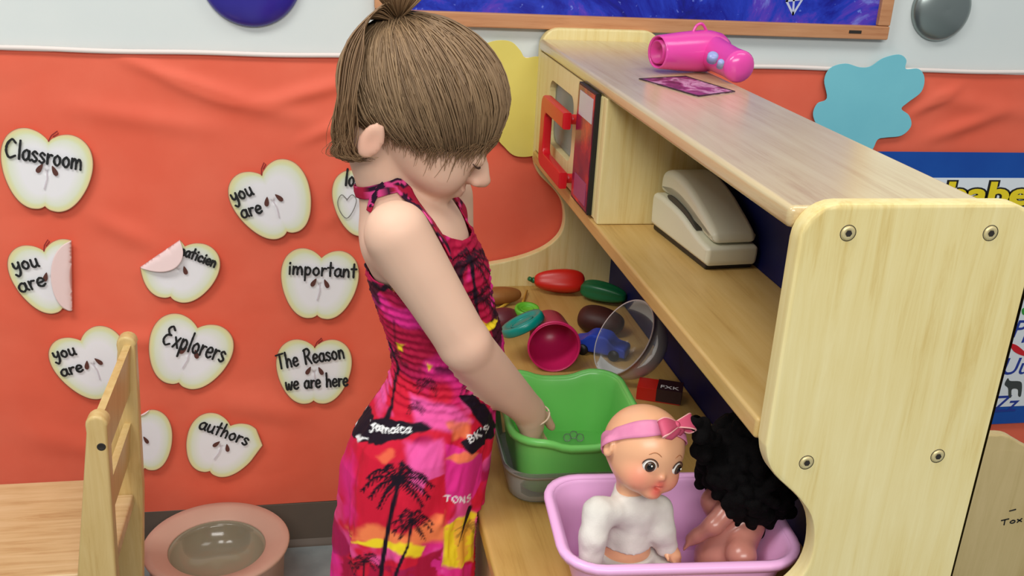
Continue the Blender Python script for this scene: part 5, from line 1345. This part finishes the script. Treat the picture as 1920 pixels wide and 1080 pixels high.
def sd_dhead(p):
    q = (p-DH.astype(np.float32))@DR.astype(np.float32)/r0
    d = sd_ell(q, (-.05, 0, .10), (.98, .93, .92)); d = smin(d, sd_ell(q, (.25, 0, -.42), (.62, .70, .50)), .25)
    for s in (-1, 1):
        d = smin(d, sd_ell(q, (.52, s*.36, -.42), (.34, .34, .32)), .20)
        d = np.maximum(d, -sd_ell(q, (1.02, s*.38, -.05), (.20, .19, .15)))
        e = sd_ell(q, (-.02, s*.97, -.05), (.16, .10, .24)); e = np.maximum(e, -sd_ell(q, (.03, s*1.06, -.04), (.08, .06, .14))); d = smin(d, e, .04)
        d = smin(d, sd_ell(q, (.86, s*.07, -.31), (.07, .07, .06)), .05)
    d = smin(d, sd_ell(q, (.90, 0, -.27), (.10, .09, .08)), .06)
    d = smin(d, sd_ell(q, (.70, 0, -.74), (.22, .24, .15)), .12)
    d = smin(d, sd_ell(q, (.845, 0, -.47), (.10, .17, .055)), .04); d = smin(d, sd_ell(q, (.815, 0, -.63), (.10, .14, .065)), .04)
    d = np.maximum(d, -sd_ell(q, (.92, 0, -.545), (.16, .10, .038)))
    return d*r0
def sd_dbody(p, grow=0.0, legs=True, torso=True, arms=True):
    d = np.full(p.shape[:-1], 1.0, np.float32)
    if torso:
        d = sd_cap(p, dT0, dT1, 0.019+grow, 0.029+grow); d = smin(d, sd_cap(p, dsh[0], dsh[1], 0.013+grow, 0.013+grow), 0.012)
    if arms:
        for a, b in zip(dsh, dhn):
            m_ = 0.5*(a+b)+np.array((-0.003, -0.004, 0)); d = smin(d, sd_cap(p, a, m_, 0.0125+grow, 0.0125+grow), 0.006); d = smin(d, sd_cap(p, m_, b, 0.0125+grow, 0.0100+grow), 0.004)
    if legs:
        for a, b in zip(dhip, dfoot): d = smin(d, sd_cap(p, a, b, 0.0185+grow, 0.0145+grow), 0.010)
    return d
def sd_doll(p):
    p = np.asarray(p, np.float32); d = sd_dbody(p)
    d = smin(d, sd_cap(p, dT0, dw(-.1, 0, -.7), 0.016, 0.018), 0.008); d = smin(d, sd_dhead(p), 0.006)
    for b, k in zip(dhn, (0, 1)):
        a_ = np.array((0.15, -0.55, -0.55)) if k == 0 else np.array((0.5, -0.4, -0.6)); a_ /= np.linalg.norm(a_)
        d = smin(d, sd_cap(p, b, b+a_*0.012, 0.0095, 0.0085), 0.004)
        si = np.cross(a_, (0, 0, 1)); si /= np.linalg.norm(si)
        for t in (-1.5, -.5, .5, 1.5): d = smin(d, sd_cap(p, b+a_*0.013+si*t*0.0042, b+a_*(0.023-abs(t)*.0015)+si*t*0.005, 0.0026, 0.0022), 0.0012)
        d = smin(d, sd_cap(p, b+si*0.006, b+a_*0.010+si*0.013, 0.003, 0.0024), 0.002)
    return d
V, F = surface_nets(sd_doll, DH+np.array((-.085, -.09, -.19)), DH+np.array((.085, .07, .058)), 0.0017)
V[:, 2] = np.maximum(V[:, 2], CT+0.0045)
o = mesh('body', V, F, M['dollskin'], doll, True, world=True)
bc = lin((234, 176, 136)); cols = np.tile(bc, (len(V), 1))
for c, r_, col, a in ((dw(.72, -.48, -.42), .015, lin((232, 132, 112)), .8), (dw(.72, .48, -.42), .015, lin((232, 132, 112)), .8), (dw(.90, 0, -.47), .0085, lin((222, 92, 84)), .85), (dw(.88, 0, -.64), .0075, lin((222, 92, 84)), .85)):
    w = a*np.exp(-(np.linalg.norm(V-c, axis=1)/r_)**2)[:, None]; cols = cols*(1-w)+col*w
setcol(o, cols)
for s in (-1, 1):
    ec = dw(.80, s*.37, -.05); ed = DR@np.array((.90, s*.34, -.02)); ed /= np.linalg.norm(ed); Re = frame_from(ed, dLft)
    def cap_of(rx, ry, h, o_): 
        V_, F_ = lathe([(1, 0.0), (.92, .30), (.7, .62), (.4, .88), (0, 1.0)], 28); V_ = np.array(V_)*np.array((rx, ry, h)); return place(V_, Re, ec+ed*o_), F_
    V_, F_ = cap_of(.0078, .0068, .0040, .0010); e = mesh('eye', V_, F_, M['eyewhite'], doll, True, world=True)
    V_, F_ = cap_of(.0056, .0058, .0019, .0036); mesh('iris', V_, F_, M['iris'], e, True, world=True)
    V_, F_ = cap_of(.0036, .0038, .0011, .0048); mesh('pupil', V_, F_, M['pupil'], e, True, world=True)
    V_, F_ = lathe([(.0012, 0), (.0008, .0006), (0, .0008)], 12); mesh('catchlight', place(V_, Re, ec+ed*.0058+dU*.0016+dLft*.001), F_, M['eyewhite'], e, True, world=True)
    lid = [ec+Re@np.array((.0086*math.cos(a), .0080*math.sin(a)*(1 if dU@Re[:, 1] > 0 else -1), .0026)) for a in np.linspace(.1, math.pi-.1, 12)]
    V_, F_ = tube(lid, [.0003]+[.0007]*10+[.0003], 6); mesh('eyelash', V_, F_, M['lash'], doll, True, world=True)
    br_ = project(sd_doll, np.array([dw(.93, s*(.20+.36*t), .22+.08*math.sin(math.pi*t)) for t in np.linspace(0, 1, 9)]), 0.0001)[0]
    V_, F_ = tube(br_, [.0002]+[.0005]*7+[.0002], 6); mesh('painted_brow', V_, F_, mat('brow_paint', rgb(176, 116, 74), 0.6) if s < 0 else bpy.data.materials['brow_paint'], doll, True, world=True)
# shirt and trousers over the body
bz = 0.6520
def sd_shirt(p):
    p = np.asarray(p, np.float32)
    d = sd_dbody(p, 0.0026, legs=False)-0.0030*(fbm(p, 75, 2)-.5); cut = bz+0.0-p[..., 2]
    arm = np.full(p.shape[:-1], 1.0, np.float32)
    for a, b in zip(dsh, dhn): arm = np.minimum(arm, sd_cap(p, a+(b-a)*.2, b+(a-b)*.10, 0.021, 0.0155))
    d = np.maximum(d, np.minimum(cut, arm))
    return np.maximum(d, -(sd_ell(p, dw(-.1, 0, -.80), (.0215, .0215, .018))))
V, F = surface_nets(sd_shirt, DH+np.array((-.085, -.09, -.16)), DH+np.array((.085, .07, -.02)), 0.0017); mesh('shirt', V, F, M['dollcloth'], doll, True, world=True)
def sd_pants(p):
    p = np.asarray(p, np.float32); d = smin(sd_dbody(p, 0.0030, torso=False, arms=False), sd_cap(p, dT1, dT1+np.array((0, 0, -.012)), .0345, .035), .008)
    return np.maximum(np.maximum(d, p[..., 2]-(bz-0.011)), CT+0.0045-p[..., 2])
V, F = surface_nets(sd_pants, DH+np.array((-.09, -.09, -.19)), DH+np.array((.09, .07, -.10)), 0.002); mesh('trousers', V, F, M['dollcloth'], doll, True, world=True)
# headband and bow
bandp = []
nrm_ = np.array((-.66, 0, .75)); e1_ = np.array((0, 1.0, 0)); e2_ = np.cross(nrm_, e1_)
for wv in np.linspace(-.21, .21, 6):
    row = []
    for a in np.linspace(0, 2*math.pi, 72, endpoint=False):
        v_ = nrm_*(.22+wv*(1+.12*math.sin(5*a)))+1.1*(e1_*math.cos(a)+e2_*math.sin(a)); row.append(dw(*v_))
    bandp.append(project(sd_dhead, np.array(row), 0.0010+0.0006*math.sin(wv*20)**2)[0])
bandp = np.array(bandp); nb_ = 72
i = np.arange(5)[:, None]*nb_+np.arange(nb_)[None]; j = np.arange(5)[:, None]*nb_+(np.arange(nb_)[None]+1) % nb_
hb_ = mesh('headband', bandp.reshape(-1, 3), np.stack([i, j, j+nb_, i+nb_], -1).reshape(-1, 4), M['band'], doll, True, world=True); sm = hb_.modifiers.new('cloth', 'SOLIDIFY'); sm.thickness = .0012; sm.offset = 1
bc_ = project(sd_dhead, np.array([dw(.62, .12, .88)]), 0.004)[0][0]; bn = (bc_-DH)/np.linalg.norm(bc_-DH)
bx = dLft-bn*(dLft@bn); bx /= np.linalg.norm(bx); by = np.cross(bn, bx); RB = np.stack([bx, by, bn], 1)
V_, F_ = lathe([(0, -.0042), (.0035, -.003), (.0048, 0), (.0035, .003), (0, .0042)], 20); bow = mesh('bow', place(np.array(V_)*np.array((1, 1, 1)), RB, bc_+bn*.002), [tuple(reversed(f)) for f in F_], M['bow'], doll, True, world=True)
for sx_, tilt in ((-1, -.35), (1, .25)):
    for (L_, w_, hz, mt, nm) in ((.026, .0095, .006, 'bow', 'bow_loop'),):
        pl = []
        for a in np.linspace(-math.pi*.98, math.pi*.98, 26): pl.append((.5*L_*(1+math.cos(a))*1.0, hz*math.sin(a)*(.3+.7*(.5*(1+math.cos(a))))))
        rows_ = []
        for k in np.linspace(-1, 1, 5):
            rows_.append([bc_+RB@(np.array((sx_*x_, k*w_*(.35+.65*min(1, x_/(L_*.8)))+tilt*x_, z_+.003))) for x_, z_ in pl])
        rows_ = np.array(rows_); n_ = rows_.shape[1]; i = np.arange(4)[:, None]*n_+np.arange(n_-1)[None]
        o = mesh(nm, rows_.reshape(-1, 3), np.stack([i, i+1, i+n_+1, i+n_], -1).reshape(-1, 4), M[mt], bow, True, world=True); sm = o.modifiers.new('cloth', 'SOLIDIFY'); sm.thickness = .0010; sm.offset = 0
        for k in (0, 4):
            V_, F_ = tube(rows_[k], .0008, 6); mesh('bow_edging', V_, F_, M['bowedge'], bow, True, world=True)
for tx, ty, L_ in ((-.004, -.5, .020), (.010, -.35, .016)):
    p0_ = bc_+bn*.002; q1 = bc_+RB@np.array((tx-.006, ty*L_*1.6, .0)); q1 = project(sd_dhead, q1[None], .002)[0][0]
    rows_ = [[p0_*(1-t)+q1*t+bn*.003*math.sin(math.pi*t)+bx*k*(.002+.007*math.sin(math.pi*min(1, t*.75+.15))) for t in np.linspace(0, 1, 9)] for k in (-1, -.3, .3, 1)]
    rows_ = np.array(rows_); n_ = 9; i = np.arange(3)[:, None]*n_+np.arange(n_-1)[None]
    o = mesh('bow_tail', rows_.reshape(-1, 3), np.stack([i, i+1, i+n_+1, i+n_], -1).reshape(-1, 4), M['bow'], bow, True, world=True); sm = o.modifiers.new('cloth', 'SOLIDIFY'); sm.thickness = .0010; sm.offset = 0

# second doll: slumped on its side, curly black hair to the room
H2 = P(1392, 888, y=0.893)
doll2 = empty('baby_doll', (H2[0], H2[1], CT+0.004), 'curly black-haired doll slumped in the right-hand side of the pink tub', 'doll')
M['dollskin2'] = mottled('doll_vinyl_brown', rgb(182, 120, 106), rgb(170, 110, 98), 15, 0.28, spec=0.5); M['curl'] = mottled('black_curls', rgb(13, 11, 12), rgb(8, 7, 8), 120, 0.9, 0.6, bscale=900, spec=0.12)
t0_, t1_ = P(1378, 965, y=0.885), P(1352, 1045, y=0.872)
def sd_doll2(p):
    p = np.asarray(p, np.float32)
    d = sd_ell(p, H2+np.array((.004, .004, .0)), (.040, .038, .045)); d = smin(d, sd_ell(p, P(1338, 940, y=.895), (.015, .014, .015)), .010)
    d = smin(d, sd_cap(p, t0_, t1_, .025, .030), .014)
    a0, a1, a2 = P(1362, 958, y=.868), P(1338, 985, y=.860), P(1308, 1004, y=.868)
    d = smin(d, sd_cap(p, a0, a1, .0125, .0105), .008); d = smin(d, sd_cap(p, a1, a2, .0105, .0075), .005)
    ad = (a2-a1)/np.linalg.norm(a2-a1); si = np.cross(ad, (0, 0, 1)); si /= np.linalg.norm(si)
    d = smin(d, sd_cap(p, a2, a2+ad*.009, .0080, .0072), .004)
    for t in (-1.5, -.5, .5, 1.5): d = smin(d, sd_cap(p, a2+ad*.009+si*t*.0038, a2+ad*(.020-abs(t)*.0014)+si*t*.0046+np.array((0, 0, -.004)), .0025, .0021), .0012)
    d = smin(d, sd_cap(p, a2+si*.004, a2+ad*.006+si*.012, .0028, .0023), .002)
    h0_, k0_, f0_ = t1_+np.array((.012, -.006, -.004)), P(1405, 985, y=.872), P(1388, 1034, y=.842)
    d = smin(d, sd_cap(p, h0_, k0_, .019, .016), .008); d = smin(d, sd_cap(p, k0_, f0_, .0155, .0125), .006); d = smin(d, sd_ell(p, f0_+np.array((0, -.004, -.002)), (.0165, .0165, .0155)), .006)
    return d
V, F = surface_nets(sd_doll2, H2+np.array((-.10, -.085, -.15)), H2+np.array((.06, .06, .055)), 0.002); V[:, 2] = np.maximum(V[:, 2], CT+0.0045)
mesh('body', V, F, M['dollskin2'], doll2, True, world=True)
r2 = np.random.default_rng(11); cur = []
for k in range(620):
    v_ = r2.normal(0, 1, 3); v_ /= np.linalg.norm(v_)
    pt = H2+np.array((.008, .0, .004))+v_*np.array((.055, .050, .065))*r2.uniform(.90, 1.04)
    if (pt-P(1326, 945, y=.885))@(pt-P(1326, 945, y=.885)) < .017**2: continue
    cur.append((pt, r2.uniform(.0045, .0075)))
for (u_, v__) in ((1325, 820), (1320, 850), (1330, 885), (1350, 920), (1358, 955), (1375, 975), (1400, 985), (1430, 975), (1450, 950), (1415, 1000), (1340, 905), (1365, 940), (1440, 930), (1460, 965), (1310, 800)):
    for k in range(5): cur.append((P(u_, v__, y=.872+.012*r2.random())+r2.normal(0, .005, 3), r2.uniform(.006, .010)))
cur = [c for c in cur if np.linalg.norm(c[0]-P(1324, 948, y=.885)) > .024]
cur_c = np.array([c[0] for c in cur], np.float32); cur_r = np.array([c[1] for c in cur], np.float32)
def sd_curls(p):
    p = np.asarray(p, np.float32); d = sd_ell(p, H2+np.array((.008, 0, .004)), (.052, .047, .061))
    d = np.maximum(d, .020-np.linalg.norm(p-P(1326, 945, y=.885).astype(np.float32), axis=-1))
    for c, r_ in zip(cur_c, cur_r): d = smin(d, np.linalg.norm(p-c, axis=-1)-r_, .0022)
    return d+0.0018*(fbm(p, 260, 2)-.5)
V, F = surface_nets(sd_curls, H2+np.array((-.08, -.07, -.09)), H2+np.array((.08, .065, .085)), 0.0018)
mesh('curly_hair', V, F, M['curl'], doll2, True, world=True)
